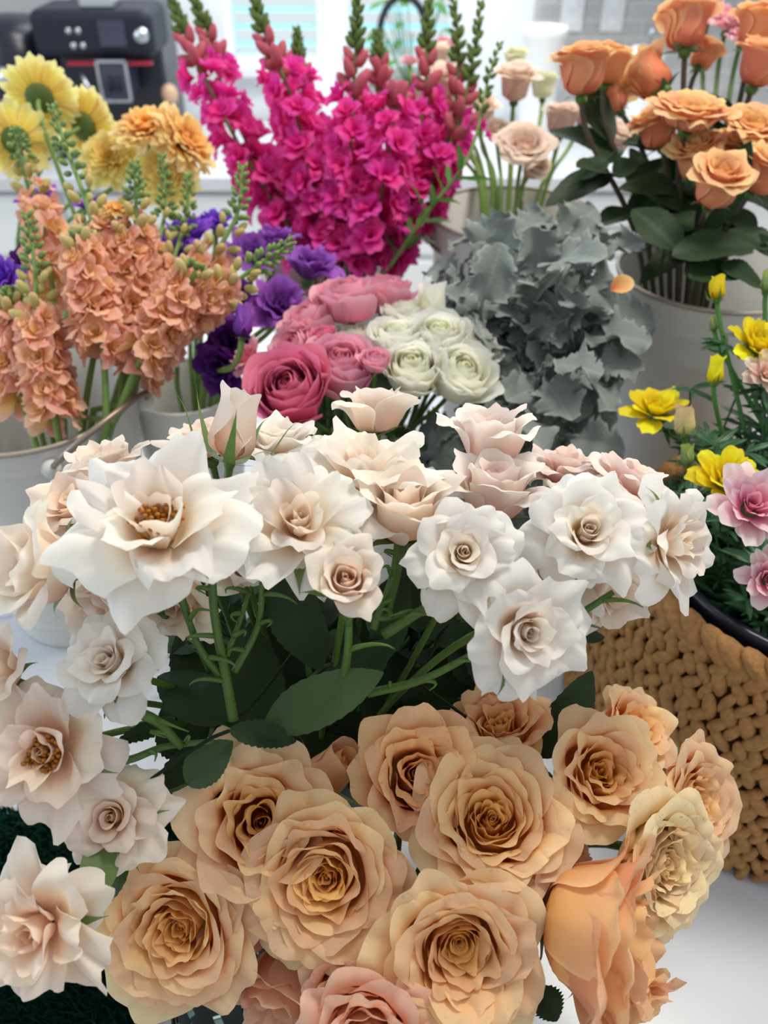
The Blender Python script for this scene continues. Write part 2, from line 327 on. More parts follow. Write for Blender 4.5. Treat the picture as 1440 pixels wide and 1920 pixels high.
KT = {
 # t, r1, h, a0, a1, c, a2, W, side, round, tip, ruf
 'garden': (54, [0, .12, .3, .5, .7, .85, 1], dict(
    r1=[.03, .09, .20, .36, .50, .54, .50], h=[.34, .40, .46, .52, .54, .52, .46], a0=[30, 60, 76, 80, 80, 82, 84],
    a1=[-6, -4, -2, 1, 5, 14, 34], c=[.03, .05, .07, .10, .18, .30, .40], a2=[4, 12, 26, 50, 84, 100, 112],
    W=[.12, .2, .30, .44, .58, .68, .72], side=[0, 0, 5, 8, 10, 12, 18], rd=[.2, .2, .2, .2, .18, .18, .2], tip=[0, .0, .03, .03, .03, .02, .02], ruf=[.04, .07, .07, .05, .04, .045, .06]), 1.02),
 'gardenhalf': (34, [0, .15, .35, .6, .8, 1], dict(
    r1=[.03, .1, .2, .34, .42, .36], h=[.5, .62, .72, .80, .76, .6], a0=[30, 60, 70, 74, 76, 80],
    a1=[-5, -2, 1, 4, 9, 26], c=[.03, .06, .1, .14, .22, .34], a2=[8, 22, 40, 62, 86, 108],
    W=[.12, .22, .32, .46, .58, .62], side=[0, 0, 6, 12, 20, 30], rd=[.2, .2, .2, .2, .22, .25], tip=[0, 0, .03, .04, .05, .06], ruf=[.03, .06, .06, .05, .04, .05]), .84),
 'spray': (23, [0, .2, .4, .6, .8, 1], dict(
    r1=[.04, .10, .15, .20, .22, .16], h=[.36, .44, .50, .54, .54, .50], a0=[30, 50, 62, 70, 76, 82],
    a1=[-14, -4, 12, 32, 54, 76], c=[.03, .10, .20, .30, .38, .44], a2=[-16, 18, 54, 84, 104, 124],
    W=[.20, .32, .42, .50, .54, .54], side=[0, 15, 45, 70, 80, 80], rd=[.2, .2, .18, .14, .10, .08], tip=[0, .04, .08, .12, .14, .14], ruf=[.01, .03, .05, .06, .07, .08]), 1.12),
 'sprayflat': (17, [0, .25, .5, .75, 1], dict(
    r1=[.08, .14, .18, .18, .14], h=[.34, .48, .54, .56, .54], a0=[60, 66, 74, 80, 84],
    a1=[-10, 14, 42, 64, 82], c=[.12, .20, .32, .40, .44], a2=[-6, 36, 74, 100, 122],
    W=[.28, .38, .48, .54, .54], side=[10, 35, 60, 80, 85], rd=[.18, .14, .10, .07, .06], tip=[.04, .08, .12, .14, .14], ruf=[.10, .10, .10, .09, .08]), 1.14),
 'sprayhalf': (17, [0, .25, .5, .75, 1], dict(
    r1=[.04, .14, .24, .30, .30], h=[.42, .50, .56, .56, .48], a0=[30, 55, 66, 74, 80],
    a1=[-14, -8, -2, 6, 28], c=[.04, .08, .14, .24, .32], a2=[-12, 4, 34, 70, 108],
    W=[.18, .30, .42, .50, .52], side=[0, 10, 40, 60, 60], rd=[.2, .2, .18, .16, .14], tip=[0, .03, .08, .10, .10], ruf=[.02, .03, .04, .04, .05]), .78),
 'bud': (9, [0, .5, 1], dict(
    r1=[.04, .20, .30], h=[.56, .62, .64], a0=[30, 56, 62], a1=[-10, -10, -7], c=[.05, .1, .14], a2=[-20, -10, 20],
    W=[.24, .42, .52], side=[0, 8, 20], rd=[.3, .28, .26], tip=[.05, .06, .06], ruf=[.01, .02, .02]), .50),
 'deepcup': (50, [0, .12, .3, .5, .7, .85, 1], dict(
    r1=[.02, .06, .15, .36, .50, .54, .50], h=[.20, .22, .34, .54, .60, .56, .48], a0=[30, 60, 76, 80, 80, 82, 84],
    a1=[-4, -2, 4, 0, 2, 12, 34], c=[.03, .05, .08, .10, .18, .30, .40], a2=[6, 20, 34, 50, 84, 100, 112],
    W=[.10, .18, .34, .50, .60, .68, .72], side=[0, 0, 5, 8, 10, 12, 18], rd=[.2, .2, .2, .2, .18, .18, .2], tip=[0, .0, .04, .04, .03, .02, .02], ruf=[.03, .06, .08, .06, .045, .045, .06]), 1.10),
 'goblet': (30, [0, .2, .4, .6, .8, 1], dict(
    r1=[.03, .09, .18, .27, .32, .30], h=[.54, .62, .68, .70, .66, .58], a0=[30, 50, 60, 66, 70, 76],
    a1=[-6, -4, -2, 0, 2, 8], c=[.03, .06, .09, .13, .18, .24], a2=[6, 20, 38, 64, 88, 108],
    W=[.12, .2, .32, .48, .60, .64], side=[0, 5, 10, 20, 25, 30], rd=[.2] * 6, tip=[0, .02, .03, .04, .05, .05], ruf=[.03, .05, .04, .03, .03, .035]), .66),
 'globe': (48, [0, .2, .4, .6, .8, 1], dict(
    r1=[.05, .14, .26, .38, .46, .46], h=[.50, .56, .58, .56, .52, .50], a0=[40, 60, 72, 76, 80, 84],
    a1=[-8, -10, -10, -6, 2, 22], c=[.05, .08, .10, .12, .14, .18], a2=[-30, -32, -28, -14, 10, 46],
    W=[.14, .22, .32, .42, .48, .50], side=[0] * 6, rd=[.16] * 6, tip=[0] * 6, ruf=[.01, .02, .02, .02, .03, .04]), .66),
 'ruffle': (13, [0, .35, .7, 1], dict(
    r1=[.05, .12, .18, .18], h=[.5, .55, .55, .5], a0=[30, 50, 60, 70], a1=[0, 14, 30, 50], c=[.1, .2, .3, .36], a2=[20, 50, 80, 100],
    W=[.3, .42, .5, .52], side=[0, 10, 10, 20], rd=[.15] * 4, tip=[0] * 4, ruf=[.08, .12, .14, .14]), .9),
 'carnation': (30, [0, .5, 1], dict(
    r1=[.05, .1, .12], h=[.45, .5, .45], a0=[20, 40, 60], a1=[4, 30, 64], c=[.12, .18, .22], a2=[10, 50, 96],
    W=[.22, .3, .34], side=[0, 0, 0], rd=[.1] * 3, tip=[0] * 3, ruf=[.12, .15, .15]), .74),
 'floret': (6, [0, .5, 1], dict(
    r1=[.1, .12, .12], h=[.4, .42, .42], a0=[10, 14, 18], a1=[14, 32, 52], c=[.3, .4, .44], a2=[60, 88, 108],
    W=[.34, .44, .48], side=[0, 10, 10], rd=[.2] * 3, tip=[0] * 3, ruf=[.12, .13, .13]), .82),
 'double': (10, [0, .4, .7, 1], dict(
    r1=[.05, .1, .12, .12], h=[.22, .3, .36, .40], a0=[20, 40, 60, 70], a1=[5, 30, 56, 76], c=[.1, .25, .34, .40], a2=[20, 60, 90, 106],
    W=[.16, .3, .38, .42], side=[0] * 4, rd=[.24] * 4, tip=[0] * 4, ruf=[.05, .07, .08, .08]), .80),
 'ranopen': (26, [0, .4, .75, 1], dict(
    r1=[.06, .16, .2, .16], h=[.3, .4, .44, .46], a0=[30, 60, 76, 84], a1=[5, 25, 50, 76], c=[.12, .24, .34, .4], a2=[10, 40, 66, 92],
    W=[.14, .22, .28, .30], side=[0] * 4, rd=[.22] * 4, tip=[0] * 4, ruf=[.04, .05, .05, .05]), .98),
}
def bloom_petals(kind, rng, nu=15, nv=12, n=None, skip=0.0, azs=None):
    crum = {'spray': .045, 'sprayflat': .07, 'sprayhalf': .03, 'garden': .012, 'gardenhalf': .016}.get(kind, 0.0)
    n0, ks, kd, norm = KT[kind]
    n = n or n0; out = []; roll = rng.uniform(0, 6.28)
    for i in range(n):
        t = i / (n - 1)
        if t < skip: continue
        g = {k: float(np.interp(t, ks, kd[k])) for k in kd}
        j = lambda x, f: x * (1 + rng.uniform(-f, f))
        r1 = j(g['r1'], .08); h = j(g['h'], .06); c = j(g['c'], .18)
        az = roll + i * GA + rng.uniform(-.22, .22)
        V, T, s = petal(r1 + h + c, r1, h, g['a0'], g['a1'] + rng.uniform(-4, 4), g['a2'] + rng.uniform(-14, 14), j(g['W'], .12), az, rng,
                        nu, nv, side=g['side'] * rng.uniform(.3, 1.4), round_=g['rd'], tip=g['tip'] * rng.uniform(0, 1.6), ruf=g['ruf'] * rng.uniform(.5, 1.5),
                        rufk=rng.uniform(2.2, 4.2), t=t, spiral=rng.uniform(.03, .11), z0=0.04 * (1 - t), crum=crum * (.3 + .7 * t))
        out.append((V / (2 * norm), T, s))
    return out
_bm = {}
def bloom_mesh(kind, var, mat, nu=11, nv=9, n=None):
    k = (kind, var, mat, nu, nv, n)
    if k not in _bm:
        rng = np.random.default_rng(1000 + var * 17 + len(kind)); mb = MB()
        for V, T, s in bloom_petals(kind, rng, nu, nv, n): mb.add(V, gridfaces(*s), T)
        _bm[k] = mb.mesh(kind + '_bloom', M[mat])
    return _bm[k]

def sepal_set(base, R3, d, rng, reflex=0.5, n=5, long=0.5, hug=0.06):
    """five green sepals and the hip under a bloom, d = bloom diameter"""
    out = []
    for i in range(n):
        az = 2 * math.pi * i / n + rng.uniform(-.2, .2)
        L = long * rng.uniform(.85, 1.2) + (hug - .06)
        V, T, s = petal(L, hug, L * .5, 60 + 22 * (hug > .1), 30 + 60 * reflex + rng.uniform(-15, 15), 60 + 110 * reflex + rng.uniform(-30, 30), .075, az, rng, 7, 12, r0=.05, round_=0.0, basew=1.0, spiral=0, ruf=.02, maxang=1.0)
        V = V.reshape(7, 12, 3); c = V[3:4]; k = (1 - ss((np.linspace(0, 1, 12) ** .85 - .2) / .8) * .97)[None, :, None]
        V = c + (V - c) * k
        V = (V.reshape(-1, 3) + np.array((0, 0, -.035))) * d @ np.array(R3).T + np.array(base)
        out.append((V, T, s))
    return out

def leafgrid(L, W, rng, serr=0.05, nt=22, bend=0.3, fold=0.25, nl=34, wave=0.03, shape=0.0):
    """leaf along +x, face up +z"""
    nu = 9; u = np.linspace(-1, 1, nu)[:, None]; v = np.linspace(0, 1, nl)[None, :]
    prof = (v + .003) ** .62 * (1.003 - v) ** .85 * 1.83 + 0.003
    saw = 1 + serr * (((v * nt) % 1.0) - .5) * np.abs(u) ** 3
    y = u * prof * W * .5 * saw
    x = v * L + 0.04 * L * np.abs(u) * prof
    z = -bend * L * (v ** 2) * .5 + fold * np.abs(y) + wave * L * np.sin(v * 9 + rng.uniform(0, 6)) * np.abs(u) ** 1.5 * prof + .0045 * L * np.cos(2 * np.pi * (7 * v - 1.5 * np.abs(u))) * np.minimum(1, 3 * np.abs(u)) * prof
    V = np.stack([x + 0 * u, y, z + 0 * u], -1)
    T = np.zeros(V.shape); T[..., 0] = np.abs(u) + 0 * v; T[..., 1] = 1 - np.abs(u) * .9 + 0 * v; T[..., 2] = rng.uniform()
    return V.reshape(-1, 3), T.reshape(-1, 3), (nu, nl)
def leaf_at(mb, base, tipp, nrm, W, rng, **kw):
    base = Vector(base); tipp = Vector(tipp); d = tipp - base; L = d.length; x = d.normalized()
    n = Vector(nrm); n = (n - x * n.dot(x)).normalized(); y = n.cross(x)
    V, T, s = leafgrid(L, W, rng, **kw)
    Mx = np.array([[x[i], y[i], n[i]] for i in range(3)])
    mb.add(V @ Mx.T + np.array(base), gridfaces(*s), T); return mb

def stem_path(b, axis, mouth, foot, l0=.06):
    b = Vector(b); mouth = Vector(mouth); foot = Vector(foot)
    up = (mouth - foot).normalized()
    return bez(b, b - Vector(axis) * l0, mouth + up * min(.10, (b - mouth).length * .5), mouth, 14) + [foot]

def rose(name, px, py, D, diam, ax, kind, mat, seed, label, vase, group=None, n_out=8, cat='rose', leaves=0, reflex=.6, squash=1.0, n=None, skip=0.0, stamens=False, stemmat='stem', leafmat='leaf', srad=.0026, sep_long=.42, cz=.30):
    rng = np.random.default_rng(seed)
    axis = CD(*ax); R3 = np.array(basis(axis, rng.uniform(0, 6.28)))
    base = P(px, py, D) - axis * (diam * cz)
    cx, cy, zm, vr = vase
    th = math.atan2(base.y - cy, base.x - cx); rr = min(vr * .8, math.hypot(base.x - cx, base.y - cy) * .5)
    mouth = Vector((cx + rr * math.cos(th) + rng.uniform(-.2, .2) * vr, cy + rr * math.sin(th) + rng.uniform(-.2, .2) * vr, zm))
    foot = Vector((cx - rr * .5 * math.cos(th), cy - rr * .5 * math.sin(th), .03))
    root = empty(name, foot, label, cat, group)
    pts = stem_path(base, axis, mouth, foot)
    st = tube(MB(), pts, [srad * 1.15 * (1.25 if i == 0 else 1) for i in range(len(pts))], 8).build('stem', M[stemmat], root)
    pet = bloom_petals(kind, rng, 17, 13, n, skip); n_out = min(n_out, len(pet) - 3)
    core = MB(); outs = []
    for i, (V, T, s) in enumerate(pet):
        V = V * np.array((1, 1, squash)) * diam @ R3.T + np.array(base)
        if i >= len(pet) - n_out: outs.append((V, T, s))
        else: core.add(V, gridfaces(*s), T)
    bl = core.build('bloom', M[mat], root)
    for V, T, s in outs:
        mb = MB(); mb.add(V, gridfaces(*s), T); mb.build('petal', M[mat], bl)
    if stamens:
        mb = MB()
        for i in range(60):
            a = i * GA; rr2 = .11 * math.sqrt((i + 1) / 60)
            p0 = Vector(base) + Vector(R3 @ np.array((rr2 * .5 * math.cos(a), rr2 * .5 * math.sin(a), .05)) * diam)
            p1 = Vector(base) + Vector(R3 @ np.array((rr2 * math.cos(a) * 1.2, rr2 * math.sin(a) * 1.2, .19 + rng.uniform(-.03, .03))) * diam)
            tube(mb, [p0, (p0 + p1) / 2, p1], .0006, 4)
            ell(mb, p1, (.0016, .0012, .0014), None, 6, 4)
        mb.build('stamens', M['stamen'], bl)
    cal = ell(MB(), Vector(base) - axis * diam * .03, (diam * .075, diam * .075, diam * .09), basis(axis), 12, 8).build('calyx', M['sepal'], root)
    for V, T, s in sepal_set(base, R3, diam, rng, reflex, long=sep_long, hug={'bud': .36, 'sprayhalf': .26 if reflex < .3 else .06}.get(kind, .06)):
        mb = MB(); mb.add(V, gridfaces(*s), T); mb.build('sepal', M['sepal'], cal)
    for k in range(leaves):
        j = rng.integers(5, 12); p = pts[j]; d = Vector((rng.uniform(-1, 1), rng.uniform(.2, 1), rng.uniform(-.4, .3))).normalized()
        ln = rng.uniform(.05, .08); mb = MB(); tube(mb, [p, p + d * .012], .001, 5)
        leaf_at(mb, p + d * .01, p + d * (.01 + ln), (rng.uniform(-.3, .3), -.5, 1), ln * .62, rng, bend=rng.uniform(.1, .5))
        mb.build('leaf', M[leafmat], st)
    return root
def add_leaf(root, bpx, bpy_, bD, tpx, tpy, tD, nrm, W, mat='leaf', seed=1, **kw):
    rng = np.random.default_rng(seed); mb = MB(); b = P(bpx, bpy_, bD); t = P(tpx, tpy, tD)
    st = [c for c in root.children if c.name.startswith('stem')][0]
    kw.setdefault('serr', .09)
    leaf_at(mb, b, t, CD(*nrm), W, rng, **kw)
    # petiole to the nearest point of the stem
    L = np.array(root_loc(st)); vs = np.array([tuple(v.co) for v in st.data.vertices]) + L
    q = Vector(vs[np.argmin(((vs - np.array(b)) ** 2).sum(1))])
    tube(mb, bez(b, b - (t - b) * .2, q + Vector((0, 0, .01)), q, 6), .0011, 6)
    return mb.build('leaf', M[mat], st)

# ------------------------------------------------------------------ the room
def struct(name, mb, mat, smooth=False):
    o = mb.build(name, mat, None, smooth); o['kind'] = 'structure'; return o
m, nt, out = newmat('white_quartz')
tc = N(nt, 'ShaderNodeTexCoord'); mp = N(nt, 'ShaderNodeMapping'); nt.links.new(tc.outputs['Object'], mp.inputs[0]); mp.inputs['Location'].default_value = (0.31, 0.12, 0)
nz = N(nt, 'ShaderNodeTexNoise'); nz.inputs['Scale'].default_value = 2.1; nz.inputs['Detail'].default_value = 5; nz.inputs['Roughness'].default_value = .45; nt.links.new(mp.outputs[0], nz.inputs['Vector'])
sb = N(nt, 'ShaderNodeMath', operation='SUBTRACT'); nt.links.new(nz.outputs['Fac'], sb.inputs[0]); sb.inputs[1].default_value = 0.52
ab = N(nt, 'ShaderNodeMath', operation='ABSOLUTE'); nt.links.new(sb.outputs[0], ab.inputs[0])
c = mixc(nt, ramp(nt, ab.outputs[0], 0.0, 0.004, 0.75, 0.0), (0.60, 0.61, 0.64), (0.30, 0.29, 0.28))
c = mixc(nt, ramp(nt, ab.outputs[0], 0.0, 0.06, 0.14, 0.0), c, (0.5, 0.5, 0.52))
surf(nt, out, c, 0.28, 0, 0.35); M['quartz'] = m
M['wallpaint'] = plain('white_wall_paint', (0.80, 0.83, 0.86), 0.7, 0.2)
M['cabinet'] = plain('white_cabinet_paint', (0.82, 0.83, 0.84), 0.4, 0.3)
M['floorwood'] = plain('pale_oak_floor', (0.42, 0.34, 0.26), 0.5, 0.3, 0, 6, 0.1, 0.4)
bv = MB(); box(bv, (-1.5, 0.10, -0.04), (1.5, 1.62, 0.0)); o = bv.build('kitchen_island', M['cabinet'], None, False)
bpy.data.objects.remove(o)
island = empty('kitchen_island', (0, 0.9, -0.92), 'white quartz-topped kitchen island carrying all the flower buckets in the foreground', 'kitchen island')
bevel(box(MB(), (-1.6, 0.08, -0.04), (1.6, 1.62, 0.0)).build('countertop', M['quartz'], island, False), .004)
box(MB(), (-1.55, 0.12, -0.92), (1.55, 1.58, -0.04)).build('cabinet_body', M['cabinet'], island, False)
struct('floor', box(MB(), (-3.2, -0.6, -0.97), (3.2, 3.3, -0.92)), M['floorwood'])

# back wall with the window openings cut out of it (pieces around the two openings)
WY = 3.2
def wx(px, y=WY, z=.3): return (px - 720) / F * (y * math.cos(TH) + (H - z) * math.sin(TH))
w1 = (wx(420), wx(606)); w2 = (wx(640), wx(858)); wz0, wz1 = .17, 1.25
wall = MB()
for (a, b) in ((-3.2, w1[0]), (w1[1], w2[0]), (w2[1], 3.2)): box(wall, (a, WY, -.92), (b, WY + .12, 1.7))
for (a, b) in (w1, w2):
    box(wall, (a, WY, -.92), (b, WY + .12, wz0)); box(wall, (a, WY, wz1), (b, WY + .12, 1.7))
struct('wall_back', wall, M['wallpaint'])
m, nt, out = newmat('window_glass'); gl = N(nt, 'ShaderNodeBsdfGlass'); gl.inputs['IOR'].default_value = 1.05; gl.inputs['Roughness'].default_value = 0
tr = N(nt, 'ShaderNodeBsdfTransparent'); mx = N(nt, 'ShaderNodeMixShader'); mx.inputs[0].default_value = .12
nt.links.new(tr.outputs[0], mx.inputs[1]); nt.links.new(gl.outputs[0], mx.inputs[2]); nt.links.new(mx.outputs[0], out.inputs[0]); M['pane'] = m
M['frame'] = plain('white_window_frame', (0.85, 0.87, 0.88), 0.4)
m, nt, out = newmat('blind_slat'); surf(nt, out, (0.72, 0.93, 0.97), 0.5, 0.7); M['slat'] = m
for k, (a, b) in enumerate((w1, w2)):
    fr = MB(); t = .022
    box(fr, (a, WY + .02, wz0), (a + t, WY + .09, wz1)); box(fr, (b - t, WY + .02, wz0), (b, WY + .09, wz1))
    box(fr, (a, WY + .02, wz0), (b, WY + .09, wz0 + t)); box(fr, (a, WY + .02, wz1 - t), (b, WY + .09, wz1))
    box(fr, ((a + b) / 2 - .008, WY + .05, wz0), ((a + b) / 2 + .008, WY + .08, wz1)) if k == 1 else None
    wo = struct('window_%d' % (k + 1), fr, M['frame'])
    g = MB(); box(g, (a + t, WY + .064, wz0 + t), (b - t, WY + .067, wz1 - t)); g.build('window_pane', M['pane'], wo, False)
    bl = empty('window_blind', ((a + b) / 2, WY + .03, wz0 + t), ['pale blue slatted blind in the left window, behind the magenta snapdragons', 'pale blue slatted blind in the right window, behind the black arched faucet'][k], 'window blind')
    z = wz0 + .05
    while z < wz1 - .03:
        s_ = MB(); dz = .012
        s_.add([(a + t + .003, WY + .012, z), (b - t - .003, WY + .012, z), (b - t - .003, WY + .046, z + dz), (a + t + .003, WY + .046, z + dz),
                (a + t + .003, WY + .012, z + .002), (b - t - .003, WY + .012, z + .002), (b - t - .003, WY + .046, z + dz + .002), (a + t + .003, WY + .046, z + dz + .002)],
               [(0, 3, 2, 1), (4, 5, 6, 7), (0, 1, 5, 4), (1, 2, 6, 5), (2, 3, 7, 6), (3, 0, 4, 7)])
        s_.build('slat', M['slat'], bl, False); z += .05
struct('trim_1', box(MB(), (w1[0] - .03, WY - .05, wz0 - .03), (w2[1] + .03, WY, wz0)), M['frame'])
# tiled splashback right of the window
m, nt, out = newmat('grey_stone_tile'); tc = N(nt, 'ShaderNodeTexCoord'); mp = N(nt, 'ShaderNodeMapping'); mp.inputs['Rotation'].default_value = (math.pi / 2, 0, 0); nt.links.new(tc.outputs['Object'], mp.inputs[0])
br = N(nt, 'ShaderNodeTexBrick'); nt.links.new(mp.outputs[0], br.inputs[0]); br.inputs['Scale'].default_value = 5; br.inputs['Mortar Size'].default_value = .012
br.inputs['Color1'].default_value = (.46, .45, .44, 1); br.inputs['Color2'].default_value = (.54, .53, .52, 1); br.inputs['Mortar'].default_value = (.66, .66, .65, 1)
c = mixc(nt, ramp(nt, noise(nt, 9, 4), .3, .75, 0, .35), br.outputs[0], (.36, .35, .34)); surf(nt, out, c, .35); M['tile'] = m
struct('trim_2', box(MB(), (wx(1000), WY - .012, 0.0), (2.6, WY, .52)), M['tile'])
struct('trim_3', box(MB(), (-2.9, WY - .012, 0.0), (wx(225), WY, .52)), plain('left_grey_splashback', (.42, .42, .43), .5))
# far counter
fc = empty('back_counter', (0, 2.9, -.92), 'white back counter run under the kitchen windows, carrying the coffee machine', 'counter')
bevel(box(MB(), (-2.9, 2.52, -.04), (2.9, WY - .015, 0)).build('countertop', M['quartz'], fc, False), .004)
box(MB(), (-2.88, 2.57, -.92), (2.88, WY - .015, -.04)).build('cabinet_body', M['cabinet'], fc, False)
for i in range(9):
    x0 = -2.86 + i * .64; d = MB(); box(d, (x0, 2.548, -.24), (x0 + .62, 2.57, -.06)); dr = bevel(d.build('drawer', M['cabinet'], fc, False))
    tube(MB(), [(x0 + .22, 2.53, -.15), (x0 + .31, 2.53, -.15), (x0 + .40, 2.53, -.15)], .005).build('handle', plain('steel_handle%d' % 0, (.6, .6, .6), .3, .5, 1) if i == 0 else bpy.data.materials['steel_handle0'], dr)
    d = MB(); box(d, (x0, 2.548, -.88), (x0 + .62, 2.57, -.26)); bevel(d.build('door', M['cabinet'], fc, False))
uc = empty('wall_cabinet', (1.2, WY - .17, .56), 'white wall cabinet above the grey tiled splashback at top right', 'cabinet')
bevel(box(MB(), (wx(1010), WY - .30, .52), (2.6, WY - .015, 1.3)).build('cabinet_body', M['cabinet'], uc, False))
M['outlet'] = plain('white_outlet', (.80, .80, .80), .4)
for (px, lb) in ((1072, 'white wall socket plate on grey tiles, the left one of two'), (1148, 'white wall socket plate on grey tiles, the right one of two')):
    x = wx(px, WY, .33); o = empty('wall_outlet', (x, WY - .02, .27), lb, 'socket')
    bevel(box(MB(), (x - .036, WY - .022, .27), (x + .036, WY - .013, .38)).build('cover_plate', M['outlet'], o, False), .002)
    for z in (.30, .35): box(MB(), (x - .014, WY - .025, z - .012), (x + .014, WY - .022, z + .012)).build('socket', M['frame'], o, False)

# ------------------------------------------------------------------ things on the back counter
M['black'] = plain('glossy_black_plastic', (.010, .011, .022), .28, .5)
M['matblack'] = plain('matte_black_plastic', (.012, .013, .025), .55, .3)
M['steel'] = plain('brushed_steel', (.55, .56, .58), .25, .5, 1)
M['darkglass'] = plain('dark_display', (.03, .032, .06), .12, .6)
M['red'] = plain('red_strip', (.35, .02, .04), .4)
ey = 2.72
def EX(px, z, y=ey): return (px - 720) / F * (y * math.cos(TH) + (H - z) * math.sin(TH))
def EZ(py, y=ey):
    b = (960 - py) / F   # solve (y sin - (H-z) cos)/(y cos + (H-z) sin) = b
    q = (y * math.sin(TH) - b * y * math.cos(TH)) / (math.cos(TH) + b * math.sin(TH)); return H - q
x0, x1 = EX(78, .2), EX(300, .2); ztop = EZ(18); zmid = EZ(112)
em = empty('coffee_machine', ((x0 + x1) / 2, ey + .1, 0), 'black espresso machine with steel-framed spout window on the back counter', 'coffee machine')
bevel(box(MB(), (x0 + .02, ey + .12, 0.0), (x1 - .01, ey + .36, ztop - .01)).build('body', M['black'], em, False), .02, 4)
bevel(box(MB(), (x0, ey, zmid), (x1, ey + .22, ztop)).build('head', M['matblack'], em, False), .028, 5)
bevel(box(MB(), (x0 + .01, ey - .02, 0.0), (x1 - .01, ey + .16, .035)).build('drip_tray', M['black'], em, False), .006)
box(MB(), (x0 + .03, ey + .115, .03), (x1 - .02, ey + .125, zmid)).build('back_panel', M['black'], em, False)
bevel(box(MB(), (EX(190, .3), ey - .006, EZ(88)), (EX(240, .3), ey + .01, EZ(38))).build('display', M['darkglass'], em, False), .002)
box(MB(), (EX(135, .2), ey - .004, EZ(122)), (EX(290, .2), ey + .02, EZ(117))).build('accent_strip', M['red'], em, False)
for (px, py) in ((134, 58), (152, 58), (138, 86), (156, 86)):
    o = lathe(MB(), [(.0001, 0), (.008, 0), (.009, -.004), (.0001, -.006)], (0, 0, 0), 16).xf(np.array(Matrix.Rotation(math.pi / 2, 3, 'X')), (EX(px, .3), ey - .002, EZ(py))).build('button', M['steel'], em)
kn = lathe(MB(), [(.0001, .02), (.015, .02), (.018, .015), (.018, 0), (.021, 0), (.021, -.004)], (0, 0, 0), 24).xf(np.array(Matrix.Rotation(math.pi / 2, 3, 'X')), (EX(268, .3), ey, EZ(66))).build('knob', M['steel'], em)
# spout unit with steel frame
fx0, fx1, fz0, fz1 = EX(192, .2), EX(250, .2), EZ(188), EZ(108)
so = bevel(box(MB(), (fx0 + .004, ey - .03, fz0 + .004), (fx1 - .004, ey + .1, fz1 - .004)).build('spout_unit', M['darkglass'], em, False), .008, 4)
fr = MB(); t = .009
for (a, b, c_, d) in ((fx0, fx0 + t, fz0, fz1), (fx1 - t, fx1, fz0, fz1), (fx0, fx1, fz0, fz0 + t), (fx0, fx1, fz1 - t, fz1)): box(fr, (a, ey - .036, c_), (b, ey - .026, d))
bevel(fr.build('spout_frame', M['steel'], so, False), .003, 3)
for dx in (-.012, .012): tube(MB(), [((fx0 + fx1) / 2 + dx, ey - .035, fz0 + .07), ((fx0 + fx1) / 2 + dx, ey - .04, fz0 + .03)], .007, 12).build('nozzle', M['matblack'], so)
tube(MB(), catmull([(EX(160, .2), ey - .01, EZ(138)), (EX(168, .2), ey - .03, EZ(150)), (EX(180, .2), ey - .035, EZ(180)), (EX(196, .1), ey - .03, EZ(225))], 5), .006, 10).build('steam_wand', M['steel'], em)
bevel(box(MB(), (EX(150, .35), ey + .03, ztop), (EX(215, .35), ey + .13, ztop + .02)).build('cup_tray', M['steel'], em, False), .004)
# round black appliance, left
ax_ = EX(18, .15, 2.75)
af = empty('air_fryer', (ax_, 2.85, 0), 'rounded glossy black appliance at the far left of the back counter', 'appliance')
ap = [(.001, 0), (.11, 0), (.125, .02), (.130, .14), (.128, .25), (.112, .315), (.075, .355), (.001, .365)]
lathe(MB(), ap, (ax_, 2.88, 0), 48).build('body', M['black'], af)
bevel(box(MB(), (ax_ - .03, 2.66, .10), (ax_ + .03, 2.77, .135)).build('handle', M['matblack'], af, False), .012, 4)
lathe(MB(), [(.0001, .012), (.02, .012), (.024, .008), (.024, 0)], (0, 0, 0), 24).xf(np.array(Matrix.Rotation(math.pi / 2 - .3, 3, 'X')), (ax_, 2.755, .22)).build('knob', M['steel'], af)
tube(MB(), [(ax_ + .1305 * math.cos(a), 2.88 + .1305 * math.sin(a), .15) for a in np.linspace(-2.9, -.2, 20)], .003, 8).build('trim_ring', M['steel'], af)
# faucet
M['faucet'] = plain('black_faucet_metal', (.03, .03, .04), .3, .5, .6)
fb = Vector((EX(712, 0, 3.02), 3.02, 0)); ft = EX(800, .3, 3.02) - fb.x
fo = empty('faucet', fb, 'tall black arched kitchen faucet in front of the right window', 'faucet')
arc = [fb + Vector((0, 0, z)) for z in (0, .1, .2, .28)] + [fb + Vector((ft / 2 - ft / 2 * math.cos(a), 0, .28 + .11 * math.sin(a))) for a in np.linspace(.2, math.pi, 12)] + [fb + Vector((ft, 0, .22))]
tube(MB(), arc, .011, 12).build('spout', M['faucet'], fo)
tube(MB(), [fb + Vector((ft, 0, .23)), fb + Vector((ft, 0, .15))], .015, 12).build('spray_head', M['faucet'], fo)
lathe(MB(), [(.001, .03), (.024, .03), (.027, 0)], fb, 20).build('base', M['faucet'], fo)
tube(MB(), [fb + Vector((0, 0, .06)), fb + Vector((.05, -.02, .08))], .006, 8).build('lever', M['faucet'], fo)
